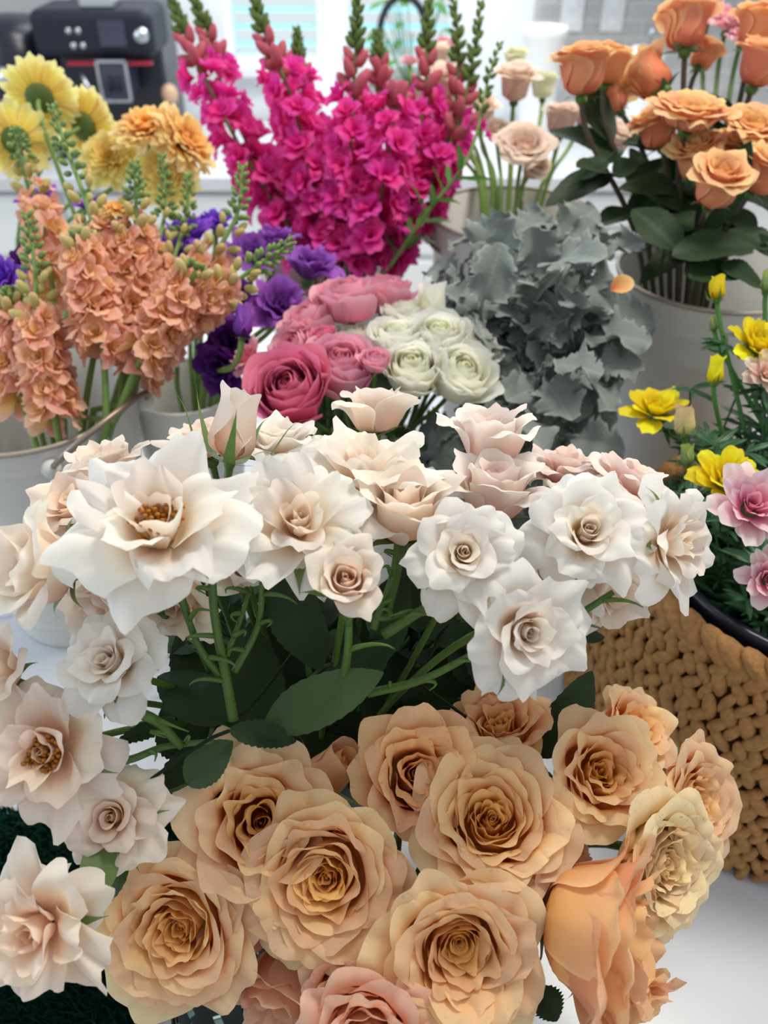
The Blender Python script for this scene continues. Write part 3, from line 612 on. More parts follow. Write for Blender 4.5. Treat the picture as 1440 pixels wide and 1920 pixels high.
# wooden board, teal tray, bottle, canisters
M['wood'] = plain('warm_board_wood', (.62, .40, .26), .5, .3, 0, 12, .1, .4)
bx = EX(625, 0, 2.98); wb = tag(bevel(box(MB(), (bx - .11, 2.9, 0.0), (bx + .14, 3.06, .03)).build('cutting_board', M['wood'], None, False), .012, 4), 'pale wooden board lying on the back counter below the windows', 'board')
M['teal'] = plain('teal_plastic', (.02, .42, .55), .35)
bx = EX(670, 0, 2.66); tag(bevel(box(MB(), (bx - .11, 2.56, 0.0), (bx + .11, 2.66, .025)).build('sponge_tray', M['teal'], None, False), .010, 4), 'bright teal tray on the back counter behind the snapdragons', 'tray')
M['milk'] = plain('milky_white_ceramic', (.82, .82, .78), .3, .4)
bx = EX(1010, .15, 2.95); hz = EZ(50, 2.95)
tag(lathe(MB(), [(.001, 0), (.05, 0), (.055, .02), (.062, hz - .03), (.072, hz - .015), (.072, hz), (.066, hz), (.058, hz - .03), (.05, .03), (.001, .03)], (bx, 2.95, 0), 40).build('ceramic_canister', M['milk']), 'cream ceramic canister with a flared rim left of the grey tiles', 'canister')
bx = EX(1197, .12, 2.9); sp_ = empty('soap_dispenser', (bx, 2.9, 0), 'squat white soap dispenser with a small pump behind the orange roses', 'soap dispenser')
h2 = EZ(88, 2.9); lathe(MB(), [(.001, 0), (.05, 0), (.055, .01), (.055, h2 - .02), (.045, h2), (.012, h2 + .004), (.001, h2 + .004)], (bx, 2.9, 0), 32).build('bottle', M['milk'], sp_)
tube(MB(), [(bx, 2.9, h2), (bx, 2.9, h2 + .04), (bx, 2.87, h2 + .045)], .008, 10).build('pump', M['steel'], sp_)
bx = EX(430 + 480 - 300, .1, 2.95); h3 = EZ(50, 2.95)
sb_ = empty('spray_bottle', (bx, 2.95, 0), 'pale frosted bottle standing between the two kitchen windows', 'bottle')
lathe(MB(), [(.001, 0), (.04, 0), (.042, .01), (.042, .16), (.018, .20), (.016, .23), (.001, .23)], (bx, 2.95, 0), 28).build('bottle', plain('frosted_bottle', (.75, .82, .88), .3), sb_)
lathe(MB(), [(.001, .27), (.016, .27), (.018, .225)], (bx, 2.95, 0), 20).build('cap', M['frame'], sb_)
bx = EX(322, .12, 2.8); tag(ell(MB(), (bx, 2.8, .16), (.026, .026, .03)).join(lathe(MB(), [(.03, 0), (.012, .02), (.01, .14)], (bx, 2.8, 0), 20)).build('pepper_mill', M['wood']), 'small wooden knob-topped mill right of the coffee machine', 'mill')
# plant outside / on the sill by the faucet
rng = np.random.default_rng(5); px_ = EX(775, .2, 3.1)
sp_ = empty('potted_plant', (px_, 3.08, 0), 'leafy green potted plant behind the black faucet', 'plant')
lathe(MB(), [(.001, 0), (.045, 0), (.055, .09), (.048, .09), (.001, .08)], (px_, 3.08, 0), 24).build('pot', M['milk'], sp_)
for i in range(26):
    mb = MB(); a = rng.uniform(0, 6.28); b = Vector((px_, 3.08, .08)); e = b + Vector((.10 * math.cos(a), .05 * math.sin(a), rng.uniform(.06, .34)))
    tube(mb, [b, e], .002, 5); leaf_at(mb, e, e + Vector((.06 * math.cos(a), .04 * math.sin(a), rng.uniform(-.04, .04))), (0, -.5, 1), .04, rng, serr=0, nl=12); mb.build('leaf', M['brightleaf'], sp_)

# ------------------------------------------------------------------ buckets, vases, basket
M['tin'] = plain('white_painted_tin', (.70, .69, .66), .38, .4, 0, 14, .05, .12)
M['rimedge'] = plain('worn_bare_tin_edge', (.42, .36, .30), .45, .4, .4)
M['handle'] = plain('bronze_wire', (.30, .23, .18), .4, .4, .5)
def bucket(name, c, h, r, label, mat='tin', rb=None, group=None, bail=None, grooves=True, cat='bucket'):
    rb = rb or r * .68
    root = empty(name, (c[0], c[1], 0), label, cat, group)
    def rr(z): return rb + (r - rb) * (z / h)
    pr = [(.001, .004), (rb, .0)]
    zs = np.linspace(.0, h, 60)[1:]
    for z in zs:
        d = 0
        if grooves:
            for g in (.80, .90, .12): d += .0022 * math.exp(-((z / h - g) / .012) ** 2)
        pr.append((rr(z) + d, z))
    pr += [(r - .003, h - .002), (rr(h * .5) - .003, h * .5), (rb - .003, .012), (.001, .012)]
    b = lathe(MB(), pr, (c[0], c[1], 0), 64).build('body', M[mat], root)
    mb = MB(); tube(mb, [(c[0] + r * math.cos(a), c[1] + r * math.sin(a), h) for a in np.linspace(0, 2 * math.pi, 65)], .0028, 8, caps=False)
    mb.build('rim', M['rimedge' if mat == 'tin' else mat], root)
    if bail is not None:
        A = [math.radians(x) for x in bail[:2]]
        p0 = Vector((c[0] + (r + .004) * math.cos(A[0]), c[1] + (r + .004) * math.sin(A[0]), h * .93)); p1 = Vector((c[0] + (r + .004) * math.cos(A[1]), c[1] + (r + .004) * math.sin(A[1]), h * .93))
        up = Vector(bail[2])
        tube(MB(), bez(p0, p0 + up, p1 + up, p1, 24), .0032, 8).build('handle', M['handle'], root)
        for p in (p0, p1): ell(MB(), p, (.010, .010, .010)).build('handle_lug', M['tin'], root)
    return root
# (x, y, mouth height, mouth radius)
VA = {'orange': (.384, .95, .36, .105), 'blush': (.173, 1.155, .36, .105), 'snap': (-.075, 1.15, .28, .09), 'stock': (-.375, .775, .30, .108),
      'purple': (-.235, .88, .25, .06), 'ran': (-.02, .80, .22, .055), 'dusty': (.145, .79, .20, .055), 'gerbera': (-.46, 1.12, .26, .08),
      'white': (-.06, .43, .22, .055), 'peach': (-.005, .245, .20, .062)}
bucket('flower_bucket', VA['orange'][:2], .36, .11, 'tall white tin flower bucket with ribbed rim holding the orange roses', bail=(200, -20, (0, -.05, -.02)))
bucket('flower_bucket', VA['blush'][:2], .36, .11, 'tall white tin flower bucket holding the pale blush roses, behind the silver foliage', bail=(190, 10, (0, -.07, -.03)))
bucket('flower_bucket', VA['snap'][:2], .28, .095, 'white tin flower bucket holding the magenta snapdragons')
bucket('flower_bucket', VA['stock'][:2], .30, .115, 'white tin flower bucket with a thin bronze handle holding the salmon stock at left', bail=(-62, 12, (.05, -.05, .065)))
bucket('flower_bucket', VA['gerbera'][:2], .26, .085, 'white tin flower bucket under the yellow daisies at back left')
bucket('flower_vase', VA['purple'][:2], .25, .066, 'slim white ceramic vase holding the purple lisianthus, right of the handled bucket', 'milk', .05, cat='vase', grooves=False)
bucket('flower_vase', VA['ran'][:2], .22, .06, 'white ceramic vase under the pink and white ranunculus', 'milk', .045, cat='vase', grooves=False)
bucket('flower_vase', VA['dusty'][:2], .20, .06, 'white ceramic vase under the silver-grey dusty miller', 'milk', .045, cat='vase', grooves=False)
m, nt, out = newmat('clear_glass'); g = N(nt, 'ShaderNodeBsdfGlass'); g.inputs['Color'].default_value = (.93, .98, .96, 1); g.inputs['IOR'].default_value = 1.45; g.inputs['Roughness'].default_value = .0
nt.links.new(g.outputs[0], out.inputs[0]); M['glass'] = m
def glassvase(c, h, r, label):
    root = empty('glass_vase', (c[0], c[1], 0), label, 'vase')
    lathe(MB(), [(.001, 0), (r * .85, 0), (r * .88, .004), (r, h - .004), (r - .0015, h), (r - .003, h - .004), (r * .84, .012), (.001, .012)], (c[0], c[1], 0), 64).build('glass', M['glass'], root)
glassvase(VA['white'][:2], .22, .06, 'clear glass vase under the bunch of white spray roses')
glassvase((-.045, .245), .20, .088, 'clear glass vase under the bunch of peach garden roses')

# basket
M['wicker'] = plain('woven_water_hyacinth', (.44, .22, .078), .7, .2, 0, 170, .9, .65)
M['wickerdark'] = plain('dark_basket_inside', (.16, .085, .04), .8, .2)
BC = (.405, .60); bh = .235
bk = empty('woven_basket', (BC[0], BC[1], 0), 'round woven water-hyacinth basket at right holding the black pot', 'basket')
rng = np.random.default_rng(9)
def brad(z): return .172 + .030 * (1 - z / bh) ** .8 + .006 * math.sin(z / bh * 3.1)
wv = MB(); rows = 17
for r_ in range(rows):
    z = .010 + (bh - .030) * r_ / (rows - 1); R_ = brad(z); n = 74
    for i in range(n):
        a = 2 * math.pi * (i + .5 * (r_ % 2)) / n + rng.uniform(-.012, .012)
        tl = Matrix.Rotation(a, 3, 'Z') @ Matrix.Rotation(rng.uniform(-.35, .35) + (.5 if r_ % 2 else -.45), 3, 'X')
        ell(wv, (BC[0] + R_ * math.cos(a), BC[1] + R_ * math.sin(a), z + rng.uniform(-.002, .002)), (.0058, .0066 * rng.uniform(.75, 1.2), .0138 * rng.uniform(.8, 1.2)), tl, 8, 7)
wv.build('woven_side', M['wicker'], bk)
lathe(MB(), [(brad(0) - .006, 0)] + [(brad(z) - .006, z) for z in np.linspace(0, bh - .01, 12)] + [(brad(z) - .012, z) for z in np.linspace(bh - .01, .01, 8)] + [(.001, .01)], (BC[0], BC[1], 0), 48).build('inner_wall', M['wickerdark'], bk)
rm = MB(); n = 60
for i in range(n):
    a = 2 * math.pi * i / n + rng.uniform(-.02, .02); R_ = brad(bh) - .002
    tl = Matrix.Rotation(a, 3, 'Z') @ Matrix.Rotation(.95 + rng.uniform(-.12, .12), 3, 'X')
    ell(rm, (BC[0] + R_ * math.cos(a), BC[1] + R_ * math.sin(a), bh - .010), (.012, .0095, .026), tl, 10, 8)
rm.build('braided_rim', M['wicker'], bk)
pt = empty('plant_pot', (BC[0] + .01, BC[1] + .01, .012), 'glossy black plastic nursery pot set inside the woven basket', 'pot')
lathe(MB(), [(.001, .015), (.11, .015), (.142, .205), (.152, .207), (.152, .228), (.145, .230), (.138, .215), (.13, .17), (.001, .17)], (BC[0] + .008, BC[1] + .008, 0), 56).build('pot_body', M['black'], pt)
lathe(MB(), [(.001, .185), (.06, .188), (.134, .18)], (BC[0] + .008, BC[1] + .008, 0), 40).build('soil', plain('dark_soil', (.012, .010, .008), .95, .1, 0, 120, .8), pt)

# faux grass mat bottom left
m = plain('deep_green_pile', (.006, .045, .028), .85, .1, 0, 200, .4, .5); M['mat'] = m
mat = MB(); box(mat, (-.62, .12, .001), (-.195, .47, .012)); rng = np.random.default_rng(11)
n = 20000; X = rng.uniform(-.46, -.192, n); Y = rng.uniform(.15, .473, n); Lh = rng.uniform(.008, .020, n); A = rng.uniform(0, 6.28, n); B_ = rng.uniform(.002, .010, n)
V = np.zeros((n, 4, 3)); cs, sn = np.cos(A), np.sin(A); wd = .0010
V[:, 0] = np.stack([X - wd * sn, Y + wd * cs, 0 * X + .011], -1); V[:, 1] = np.stack([X + wd * sn, Y - wd * cs, 0 * X + .011], -1)
V[:, 2] = np.stack([X + B_ * cs + wd * sn * .6, Y + B_ * sn - wd * cs * .6, .011 + Lh * .7], -1); V[:, 3] = np.stack([X + B_ * 2 * cs, Y + B_ * 2 * sn, .011 + Lh], -1)
mat.add(V.reshape(-1, 3), [(4 * i, 4 * i + 1, 4 * i + 2, 4 * i + 3) for i in range(n)])
tag(mat.build('pile_mat', M['mat']), 'dark green shaggy pile mat lying at the bottom left of the island', 'mat')

# ------------------------------------------------------------------ peach garden roses
VP, VW = VA['peach'], VA['white']
g = 'peach garden roses in the front bunch'
R = {}
for (k, px, py, D, dm, ax, kind, mt, seed, lb, kw) in [
 ('p1', 325, 1752, .500, .093, (-.16, .02, 1), 'garden', 'peach', 11, 'golden-peach full rose at the lower left of the front bunch, above the green mat', {}),
 ('p2', 605, 1655, .495, .095, (-.08, .10, 1), 'garden', 'peach', 12, 'full peach rose facing the camera, left of the largest deep-cupped one', {}),
 ('p3', 868, 1795, .470, .098, (.02, .02, 1), 'deepcup', 'peach', 13, 'largest peach rose with a deep open cup, bottom centre of the front bunch', {}),
 ('p4', 925, 1528, .505, .090, (-.02, .75, 1), 'garden', 'peach', 14, 'wide peach rose with a golden heart and browned rims, just above the largest deep-cupped one', {}),
 ('p5', 490, 1540, .525, .088, (.18, .30, 1), 'gardenhalf', 'peach', 15, 'loosely open peach rose, topmost at the left of the front bunch', {}),
 ('p6', 780, 1452, .535, .074, (.12, .42, 1), 'gardenhalf', 'tan', 16, 'medium dusty-peach rose left behind the wide golden-hearted one, against dark leaves', {}),
 ('p7', 938, 1368, .570, .062, (-.1, .95, .75), 'gardenhalf', 'tan', 17, 'small peach rose facing upward under the white roses, topmost of the peach bunch', {}),
 ('p8', 1122, 1450, .535, .070, (.12, .50, 1), 'gardenhalf', 'peach', 18, 'neatly swirled peach rose right of the wide golden-hearted one', {}),
 ('p9', 1180, 1375, .590, .058, (.5, .6, .8), 'gardenhalf', 'peach', 19, 'small rear peach rose in front of the basket, partly behind the neatly swirled one', {}),
 ('p10', 1325, 1510, .540, .078, (.62, .12, .75), 'garden', 'peach', 20, 'rightmost peach rose, seen from the side against the woven basket', dict(squash=.85)),
 ('p11', 1262, 1625, .510, .082, (.62, -.02, .9), 'garden', 'cream', 21, 'pale cream rose with brown-edged petals between the rightmost rose and the tan one', {}),
 ('p12', 1122, 1740, .485, .102, (.80, -.02, .35), 'gardenhalf', 'tan', 22, 'faded tan rose turned to the right, showing the smooth backs of its petals', dict(reflex=1.1, sep_long=.3)),
 ('p13', 655, 1848, .500, .052, (-.1, -.1, 1), 'gardenhalf', 'coral', 23, 'small coral-peach rose squeezed between the two large front ones', {}),
 ('p14', 690, 1935, .470, .066, (0, .1, 1), 'gardenhalf', 'coral', 24, 'coral rose cut by the bottom edge of the photo', {}),
 ('p15', 612, 1452, .560, .048, (.5, .6, .5), 'bud', 'tan', 25, 'dusky small rose peeping out against dark leaves behind the topmost left peach rose', {}),
 ('p16', 1150, 1865, .505, .068, (.5, -.5, .6), 'gardenhalf', 'tan', 26, 'small drooping tan-peach rose below the faded tan one at the lower right', {}),
 ('p17', 535, 1852, .530, .070, (-.3, -.6, .6), 'gardenhalf', 'coral', 27, 'pinkish-peach rose hanging low below the left full rose, mostly hidden', {}),
 ('p18', 1030, 1665, .520, .066, (.7, .1, .4), 'gardenhalf', 'coral', 28, 'pink-backed rose tucked below the wide golden-hearted one at its right', {}),
 ('p19', 440, 1700, .540, .060, (.3, .1, .6), 'gardenhalf', 'coral', 29, 'pink-backed rose squeezed between the two full roses at lower left', {}),
]:
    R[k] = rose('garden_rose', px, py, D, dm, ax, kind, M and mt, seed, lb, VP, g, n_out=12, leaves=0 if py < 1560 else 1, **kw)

# ------------------------------------------------------------------ white spray roses
g = 'white spray roses'
for (k, px, py, D, dm, ax, kind, mt, seed, lb, kw) in [
 ('w1', 284, 940, .430, .108, (.03, .80, 1), 'sprayflat', 'white', 31, 'biggest wide-open white rose with brown stamens, upper left of the bunch', dict(stamens=True, skip=.1)),
 ('w2', 560, 955, .460, 0.088, (.12, .50, 1), 'sprayflat', 'white', 32, 'loose open white rose immediately right of the biggest stamen-showing one', {}),
 ('w3', 690, 838, .520, 0.102, (0, 1.0, .55), 'sprayflat', 'white', 33, 'wide creamy-white rose facing up, at the top centre of the bunch', {}),
 ('w4', 873, 1030, .455, .068, (-.02, .28, 1), 'spray', 'white', 34, 'classic spiral-hearted white rose at the centre right of the bunch', {}),
 ('w5', 1108, 985, .470, .076, (-.05, .30, 1), 'spray', 'white', 35, 'open white rose with a folded heart, right of the classic spiral-hearted one', {}),
 ('w6', 1305, 1015, .480, .074, (.70, .10, .8), 'sprayflat', 'white', 36, 'rightmost white rose with hanging strap-like petals in front of the basket', {}),
 ('w7', 1003, 1190, .450, 0.080, (.25, -.02, 1), 'spray', 'white', 37, 'pure white rose, lowest at the right of the bunch, above the peach roses', {}),
 ('w8', 920, 812, .570, 0.070, (-.1, 1, .3), 'sprayhalf', 'pinkwhite', 38, 'half-open blush rose with one large green sepal, silhouetted on the silver foliage', {}),
 ('w9', 1068, 855, .580, 0.076, (.1, 1, .35), 'spray', 'pinkwhite', 39, 'pink-tinged rose at the top right of the white bunch', {}),
 ('w10', 928, 910, .540, 0.070, (.05, 1, .45), 'sprayhalf', 'pinkwhite', 40, 'cup-shaped pinkish rose between the green-sepalled one and the classic spiral one', {}),
 ('w11', 1195, 878, .560, 0.076, (.35, .9, .4), 'spray', 'pinkwhite', 41, 'frilly white rose pointing up behind the folded-heart one, nearest the yellow flowers', {}),
 ('w12', 1050, 1060, .515, 0.064, (.3, .4, .8), 'sprayhalf', 'white', 42, 'white rose squeezed in the gap above the lowest pure white one', {}),
 ('w13', 760, 945, .500, 0.072, (.05, .9, .6), 'sprayhalf', 'blush', 43, 'blush-cream cupped rose above and left of the classic spiral one', {}),
 ('w14', 648, 1085, .450, .044, (.05, .42, .9), 'sprayhalf', 'blush', 44, 'small half-open blush bud-rose hanging below the loose open white one', dict(reflex=.1)),
 ('w15', 440, 822, .500, .046, (.22, 1, .1), 'bud', 'blush', 45, 'upright pointed bud with long green sepals above the biggest white rose', dict(reflex=-.1, sep_long=.95)),
 ('w16', 705, 765, .590, 0.060, (.05, 1, .1), 'sprayhalf', 'blush', 46, 'blush rose at the very back, its rounded petals below the white ranunculus', {}),
 ('w17', 120, 930, .500, .072, (-.30, .60, .8), 'spray', 'blush', 47, 'peach-tinted rose at the left edge of the dome, beside the biggest white one', {}),
 ('w18', 62, 1065, .470, .070, (-.75, .15, .7), 'sprayhalf', 'blush', 48, 'peach-white rose tilting far left under the peach-tinted one, over the blue-lit island top', {}),
 ('w19', 190, 1135, .520, 0.068, (-.3, -.3, .4), 'sprayhalf', 'blush', 49, 'shaded pinkish rose hanging below the biggest white rose', dict(reflex=.9)),
 ('w20', 188, 1232, .455, .066, (-.25, .50, 1), 'spray', 'white', 50, 'creamy open rose with a tight oval heart, at left above the low side group', {}),
 ('w21', 62, 1420, .445, .084, (-.10, .12, 1), 'sprayflat', 'blush', 51, 'tall blush-white rose with amber stamens at the left edge', dict(stamens=True)),
 ('w22', 200, 1535, .470, .070, (.02, .25, 1), 'spray', 'blush', 52, 'shaded grey-blush rose right beneath the amber-stamened one', {}),
 ('w23', 38, 1765, .430, .080, (-.20, .05, .9), 'sprayflat', 'blush', 53, 'ragged blush-white rose at the lower left over the green mat', {}),
 ('w24', -20, 1255, .470, .050, (-.4, .5, .8), 'sprayhalf', 'blush', 54, 'rose mostly cut off by the left edge, a few curled petals showing', {}),
 ('w25', 325, 1125, .540, 0.064, (-.1, -.4, .5), 'sprayhalf', 'blush', 55, 'shaded rose seen from below, directly under the biggest white rose', dict(reflex=.9)),
 ('w26', 520, 800, .560, 0.076, (0, 1, .35), 'spray', 'white', 56, 'white rose behind the pointed bud, its sharp petals before the deep pink ranunculus', {}),
 ('w27', 380, 800, .550, 0.068, (-.2, 1, .35), 'spray', 'blush', 57, 'cream rose at the top left, behind and left of the pointed bud', {}),
 ('w28', 455, 1045, .510, .046, (.1, .3, .8), 'sprayhalf', 'blush', 58, 'peach-shaded little rose in the gap between the two large open white ones', {}),
 ('w29', 1140, 1105, .520, 0.062, (.3, -.3, .5), 'sprayhalf', 'blush', 59, 'shaded rose seen from below between the lowest pure white one and the basket', dict(reflex=.8)),
 ('w30', 195, 870, .540, .056, (-.3, 1, .4), 'sprayhalf', 'blush', 60, 'peach-tinted rose furthest back at left, beside the handled bucket', {}),
 ('w31', 790, 890, .560, 0.064, (.15, 1, .4), 'spray', 'white', 61, 'frilly white rose just right behind the wide creamy one', {}),
]:
    R[k] = rose('spray_rose', px, py, D, dm, ax, kind, mt, seed, lb, VW, g, n_out=9, leaves=2 if px > 200 else 0, srad=.0019 if k != 'w7' else .0022, **kw)

# the leaves the photo shows between the white and the peach bunch
for a in [
 ('w14', 497, 1362, .50, 713, 1262, .475, (.1, .35, 1), .044, 'midleaf', dict(bend=.12, fold=.18, serr=.07)),
 ('w14', 520, 1060, .50, 600, 1262, .515, (-.2, .1, 1), .050, 'leaf', dict(bend=.1)),
 ('w13', 700, 1250, .54, 765, 1075, .55, (.3, 0, 1), .036, 'leaf', dict(bend=.05)),
 ('w14', 590, 1330, .53, 735, 1200, .53, (0, .2, 1), .042, 'leaf', dict()),
 ('w2', 430, 1350, .50, 290, 1262, .52, (0, .6, 1), .046, 'leaf', dict(bend=.2)),
 ('w2', 480, 1400, .54, 470, 1170, .55, (.2, 0, 1), .060, 'leaf', dict()),
 ('w22', 430, 1370, .48, 560, 1385, .49, (0, .6, 1), .024, 'leaf', dict(serr=.2)),
 ('w22', 350, 1470, .50, 430, 1390, .50, (-.2, .3, 1), .036, 'midleaf', dict(bend=.3)),
 ('w22', 300, 1500, .53, 440, 1420, .53, (-.2, .3, 1), .060, 'leaf', dict(bend=.3)),
 ('w7', 1010, 1420, .57, 1120, 1265, .57, (.2, .1, 1), .045, 'leaf', dict()),
 ('w7', 870, 1150, .60, 890, 1300, .61, (.1, 0, 1), .050, 'leaf', dict(bend=.05)),
 ('w4', 830, 1140, .61, 800, 1300, .62, (-.1, 0, 1), .055, 'leaf', dict(bend=.05)),
 ('p6', 720, 1500, .60, 650, 1330, .61, (0, .2, 1), .065, 'leaf', dict(bend=.05)),
 ('p6', 700, 1440, .61, 860, 1340, .62, (0, .4, 1), .055, 'leaf', dict(bend=.05)),
 ('w1', 420, 1300, .55, 330, 1180, .56, (0, .2, 1), .06, 'leaf', dict()),
 ('w1', 380, 1400, .56, 300, 1330, .56, (0, .2, 1), .06, 'leaf', dict()),
 ('w2', 540, 1300, .58, 570, 1120, .59, (0, .2, 1), .07, 'leaf', dict()),
 ('w5', 960, 1300, .60, 900, 1150, .60, (0, .2, 1), .07, 'leaf', dict()),
 ('w14', 660, 1440, .60, 520, 1390, .60, (0, .4, 1), .07, 'leaf', dict()),
 ('w14', 750, 1400, .60, 740, 1220, .61, (0, .2, 1), .08, 'leaf', dict()),
 ('w6', 1085, 1200, .53, 1138, 1188, .54, (0, .8, 1), .014, 'leaf', dict()),
 ('w22', 200, 1560, .48, 168, 1710, .455, (.3, .2, 1), .030, 'sepal', dict(serr=0, bend=-.3)),
 ('w22', 240, 1620, .50, 130, 1720, .49, (0, .4, 1), .030, 'midleaf', dict()),
 ('w21', 330, 1350, .50, 215, 1390, .48, (0, .5, 1), .016, 'leaf', dict(serr=.3)),
 ('p3', 1010, 1850, .50, 1045, 1915, .49, (0, .4, 1), .030, 'leaf', dict(serr=.3)),
]:
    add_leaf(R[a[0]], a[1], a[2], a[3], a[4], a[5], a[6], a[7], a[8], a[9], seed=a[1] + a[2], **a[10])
def shoot(root, pts, rad_, seed):
    rg = np.random.default_rng(seed); W = catmull([P(*p) for p in pts], 7); st = [c for c in root.children if c.name.startswith('stem')][0]
    o = tube(MB(), W, [rad_ * (1.25 - .4 * i / len(W)) for i in range(len(W))], 8).build('side_shoot', M['stem'], root)
    for k in range(3):
        p = W[int(len(W) * (.25 + .27 * k))]; a = rg.uniform(0, 6.28); d = Vector((math.cos(a), -.3, abs(math.sin(a)) + .3)).normalized(); l = rg.uniform(.012, .024)
        q = bez(p, p + d * l * .5, p + d * l + Vector((rg.uniform(-.006, .006), -.002, 0)), p + d * l + Vector((rg.uniform(-.012, .012), -.003, -.006)), 7)
        tube(MB(), q, [.0016, .0016, .0014, .0012, .0009, .0006, .0003], 6).build('bract', M['sepal'], o)
for i, (k, pts, rd_) in enumerate([
 ('w1', [(438, 1350, .50), (420, 1250, .495), (402, 1150, .485), (396, 1045, .475)], .0026), ('w1', [(430, 1290, .50), (372, 1210, .49), (345, 1130, .48), (330, 1070, .47)], .0018),
 ('w28', [(425, 1230, .495), (455, 1150, .50), (475, 1085, .505)], .0015), ('w2', [(440, 1260, .50), (485, 1170, .50), (492, 1070, .485)], .0018),
 ('w14', [(640, 1300, .50), (652, 1220, .475), (655, 1140, .46)], .0022), ('w4', [(720, 1190, .50), (800, 1140, .49), (880, 1110, .48)], .0026),
 ('w4', [(700, 1160, .50), (790, 1150, .50), (930, 1105, .49)], .0018), ('w7', [(690, 1300, .51), (790, 1275, .50), (890, 1225, .48)], .0022),
 ('w13', [(700, 1180, .50), (735, 1080, .50), (745, 1010, .50)], .0018), ('w22', [(170, 1428, .475), (240, 1425, .48), (310, 1400, .49), (400, 1390, .50)], .0020),
 ('w20', [(230, 1330, .47), (290, 1350, .48), (340, 1400, .49)], .0028), ('w5', [(1030, 1190, .50), (1090, 1150, .495), (1150, 1110, .49)], .0020)]):
    shoot(R[k], pts, rd_, 500 + i)
rng = np.random.default_rng(77)
ks = ['w1', 'w2', 'w3', 'w4', 'w5', 'w13', 'w14', 'w28', 'w10', 'w12', 'w26', 'w31', 'w7', 'w16']
for i in range(44):
    px, py = rng.uniform(330, 1040), rng.uniform(1150, 1430); D = rng.uniform(.63, .72); a = rng.uniform(0, 6.28); l = rng.uniform(90, 150)
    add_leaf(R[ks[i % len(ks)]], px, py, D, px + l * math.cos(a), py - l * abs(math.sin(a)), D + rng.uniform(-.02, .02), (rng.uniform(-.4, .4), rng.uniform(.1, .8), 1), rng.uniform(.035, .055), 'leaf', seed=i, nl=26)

# ------------------------------------------------------------------ simple cut flowers further back
def cut(name, px, py, D, diam, ax, kind, mt, var, label, vase, group=None, cat='rose', stem='stem', srad=.003, cz=.3, sepals=True, nu=11, nv=9, leaves=(), n=None, calyx=True, lbend=.06, part='bloom', roll=None, squash=1.0, leafmat='leaf'):
    rng = np.random.default_rng(int(abs(px) * 7 + abs(py) * 3 + var)); axis = CD(*ax); R3 = basis(axis, rng.uniform(0, 6.28))
    base = P(px, py, D) - axis * diam * cz
    cx, cy, zm, vr = vase; th = math.atan2(base.y - cy, base.x - cx); rr = min(vr * .8, math.hypot(base.x - cx, base.y - cy) * .6)
    mouth = Vector((cx + rr * math.cos(th), cy + rr * math.sin(th), zm)); foot = Vector((cx - rr * .4 * math.cos(th), cy - rr * .4 * math.sin(th), .02))
    root = empty(name, foot, label, cat, group); pts = stem_path(base, axis, mouth, foot, lbend)
    st = tube(MB(), pts, srad, 7).build('stem', M[stem], root)
    inst(part, bloom_mesh(kind, var, mt, nu, nv, n), root, base, R3, (diam, diam, diam * squash))
    if calyx: cl = ell(MB(), base - axis * diam * .03, (diam * .1, diam * .1, diam * .10), R3, 10, 7).build('calyx', M['sepal'], root)
    if sepals:
        for V, T, s in sepal_set(base, R3, diam, rng, .9, long=.34):
            mb = MB(); mb.add(V, gridfaces(*s), T); mb.build('sepal', M['sepal'], cl)
    for i in range(leaves if isinstance(leaves, int) else 0):
        j = int(rng.integers(4, 11)); p = pts[j]; d = Vector((rng.uniform(-1, 1), rng.uniform(-1, .6), rng.uniform(-.2, .6))).normalized(); ln = rng.uniform(.06, .10)
        mb = MB(); leaf_at(mb, p, p + d * ln, (rng.uniform(-.5, .5), -.6, 1), ln * .6, rng, nl=20, bend=rng.uniform(0, .6)); mb.build('leaf', M[leafmat], st)
    return root

